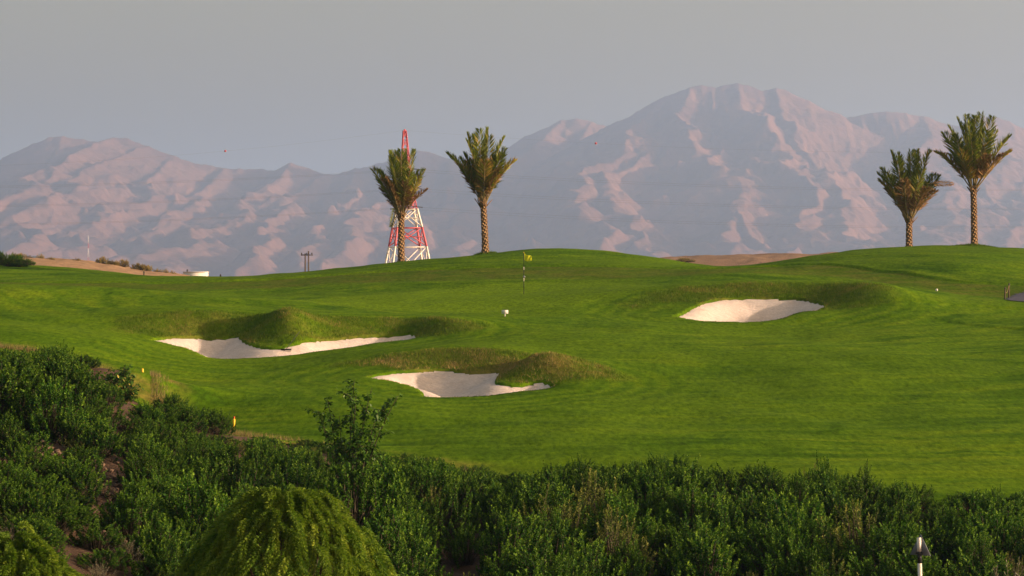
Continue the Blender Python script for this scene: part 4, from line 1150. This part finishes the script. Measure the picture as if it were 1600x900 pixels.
q = P(40, 836, 39.0); feather_tree(q[0] - .25, 39.0, q[2] - .10, 1.4, .95, 72, "lower feathery drooping tree beside the stony soil bank", 1500)

# ------------------------------------------------------------------ rough grass round the bunkers, straw fringe
def blades(name, x, y, lenf, wid, tint, mat, label, lean=(.0, .0), cat="grass"):
    n = len(x); z = H(x, y) - .02
    D = np.stack([rng.normal(lean[0], .35, n), rng.normal(lean[1], .35, n), np.ones(n)], 1); D /= np.linalg.norm(D, axis=1)[:, None]
    a = rng.random(n) * 6.283; S_ = np.stack([np.cos(a), np.sin(a), 0 * a], 1)
    b = np.stack([x, y, z], 1); w_ = (wid * rng.uniform(.7, 1.3, n))[:, None]
    V = np.stack([b - S_ * w_, b + S_ * w_, b + D * lenf[:, None]], 1).reshape(-1, 3)
    me = mesh_np(name, V, [np.arange(3 * n).reshape(-1, 3)]); attr(me, "tint", np.repeat(tint, 3))
    link(name, me, mat, kind="stuff", label=label, cat=cat)
for bi, (bp, s, lab) in enumerate(zip(BPOLY, SB, ("rough grass on the bank of the two-lobed bunker", "browned rough grass around the bunker with the knob", "rough grass on the bank of the oval bunker"))):
    x0, y0 = bp.min(0) - 5; x1, y1 = bp.max(0) + 5
    n = 150000
    x = rng.uniform(x0, x1, n); y = rng.uniform(y0, y1, n)
    wv = bil(backside, GX0, GY0, GS, x, y); sv = bil(s, GX0, GY0, GS, x, y)
    lip = np.exp(-(np.clip(sv, 0, 9) / .12) ** 2)
    k = (sv > .0) & (rng.random(n) < np.clip(wv * .8 + lip * .6, 0, 1))
    x, y, sv, wv = x[k], y[k], sv[k], wv[k]
    dr = fbm(x / 1.1, y / 1.1, 4, 80 + bi) + (.5 if bi == 1 else -.2) + .5 * np.exp(-(sv / .25) ** 2)
    tint = np.clip(.42 + .30 * dr + rng.normal(0, .13, len(x)), 0, 1)
    blades("rough_grass", x, y, np.where(wv > .3, .115, .06) * rng.uniform(.6, 1.3, len(x)), .011, tint, M["rough"], lab)
for pm, rad_, n_, lab in ((p4, 1.25, 5200, "dark tuft of long grass around the foot of the tallest palm"), (p1, .7, 1800, "long grass at the foot of the palm before the pylon"), (p2, .6, 1200, "long grass at the foot of the palm nearest the yellow flag")):
    a_ = rng.random(n_) * 6.283; q_ = rng.random(n_) ** .6 * rad_
    x = pm.location.x + np.cos(a_) * q_ * 1.3; y = pm.location.y + np.sin(a_) * q_
    blades("grass_tuft", x, y, (.30 - .2 * q_ / rad_) * rng.uniform(.6, 1.2, n_), .012, np.clip(rng.normal(.18, .15, n_), 0, 1), M["rough"], lab)
# straw fringe along the turf edge
n = 26000
k = rng.integers(0, len(EDGE) - 1, n); f = rng.random(n)[:, None]
pt = EDGE[k] * (1 - f) + EDGE[k + 1] * f + rng.normal(0, .22, (n, 2)); m_ = (pt[:, 0] > -24) & (pt[:, 0] < rng.normal(-7.5, 1.0, n))
pt = pt[m_]; pt = pt[np.abs(800 + pt[:, 0] / pt[:, 1] * F - 223) > 13]
blades("straw_grass", pt[:, 0], pt[:, 1], rng.uniform(.08, .28, len(pt)), .007, np.clip(rng.normal(.45, .25, len(pt)), 0, 1), M["straw"], "dry straw coloured grass along the turf edge")

# ------------------------------------------------------------------ stones on the soil bank
def stone_mesh(seed):
    r = np.random.default_rng(seed)
    import bmesh
    bm = bmesh.new(); bmesh.ops.create_icosphere(bm, subdivisions=1, radius=.5)
    for v in bm.verts: v.co = Vector((v.co.x * 1.2, v.co.y, v.co.z * .7)) * (1 + r.normal(0, .16))
    me = bpy.data.meshes.new("stone"); bm.to_mesh(me); bm.free(); return me
ST = [stone_mesh(i) for i in range(5)]
clus = [(75, 705), (100, 715), (150, 730), (165, 755), (180, 785), (30, 770), (10, 800), (60, 690), (185, 830), (140, 760)]
big = 0
sm = MB()
for k in range(300):
    c = clus[int(rng.integers(0, len(clus)))]
    px = c[0] + rng.normal(0, 17); py = c[1] + rng.normal(0, 9)
    # walk the ray to the ground
    ds = np.linspace(44, 80, 240); zz_ = H((px - 800) / F * ds, ds) - (HY - py) / F * ds
    j = np.argmax(zz_ > 0)
    if zz_[j] <= 0: continue
    y = ds[j]; x = (px - 800) / F * y; z = float(H(x, y)); sz = abs(rng.normal(.05, .04)) + .03
    if k < 24:
        sz = rng.uniform(.14, .24)
        link("stone", ST[k % 5], M["stone"], loc=(x, y, z + sz * .1), rot=(rng.random(), rng.random(), rng.random() * 6), scl=(sz,) * 3, label="larger brown stone lying on the shaded soil bank", cat="stone", group="stones on the soil bank")
    else:
        V = np.array([v.co[:] for v in ST[k % 5].vertices]) * sz; Ft = np.array([p.vertices[:] for p in ST[k % 5].polygons])
        sm.add(V + np.array([x, y, z + sz * .1]), (), Ft)
link("gravel", sm.mesh("gravel"), M["stone"], kind="stuff", label="small loose stones scattered over the soil bank", cat="gravel")
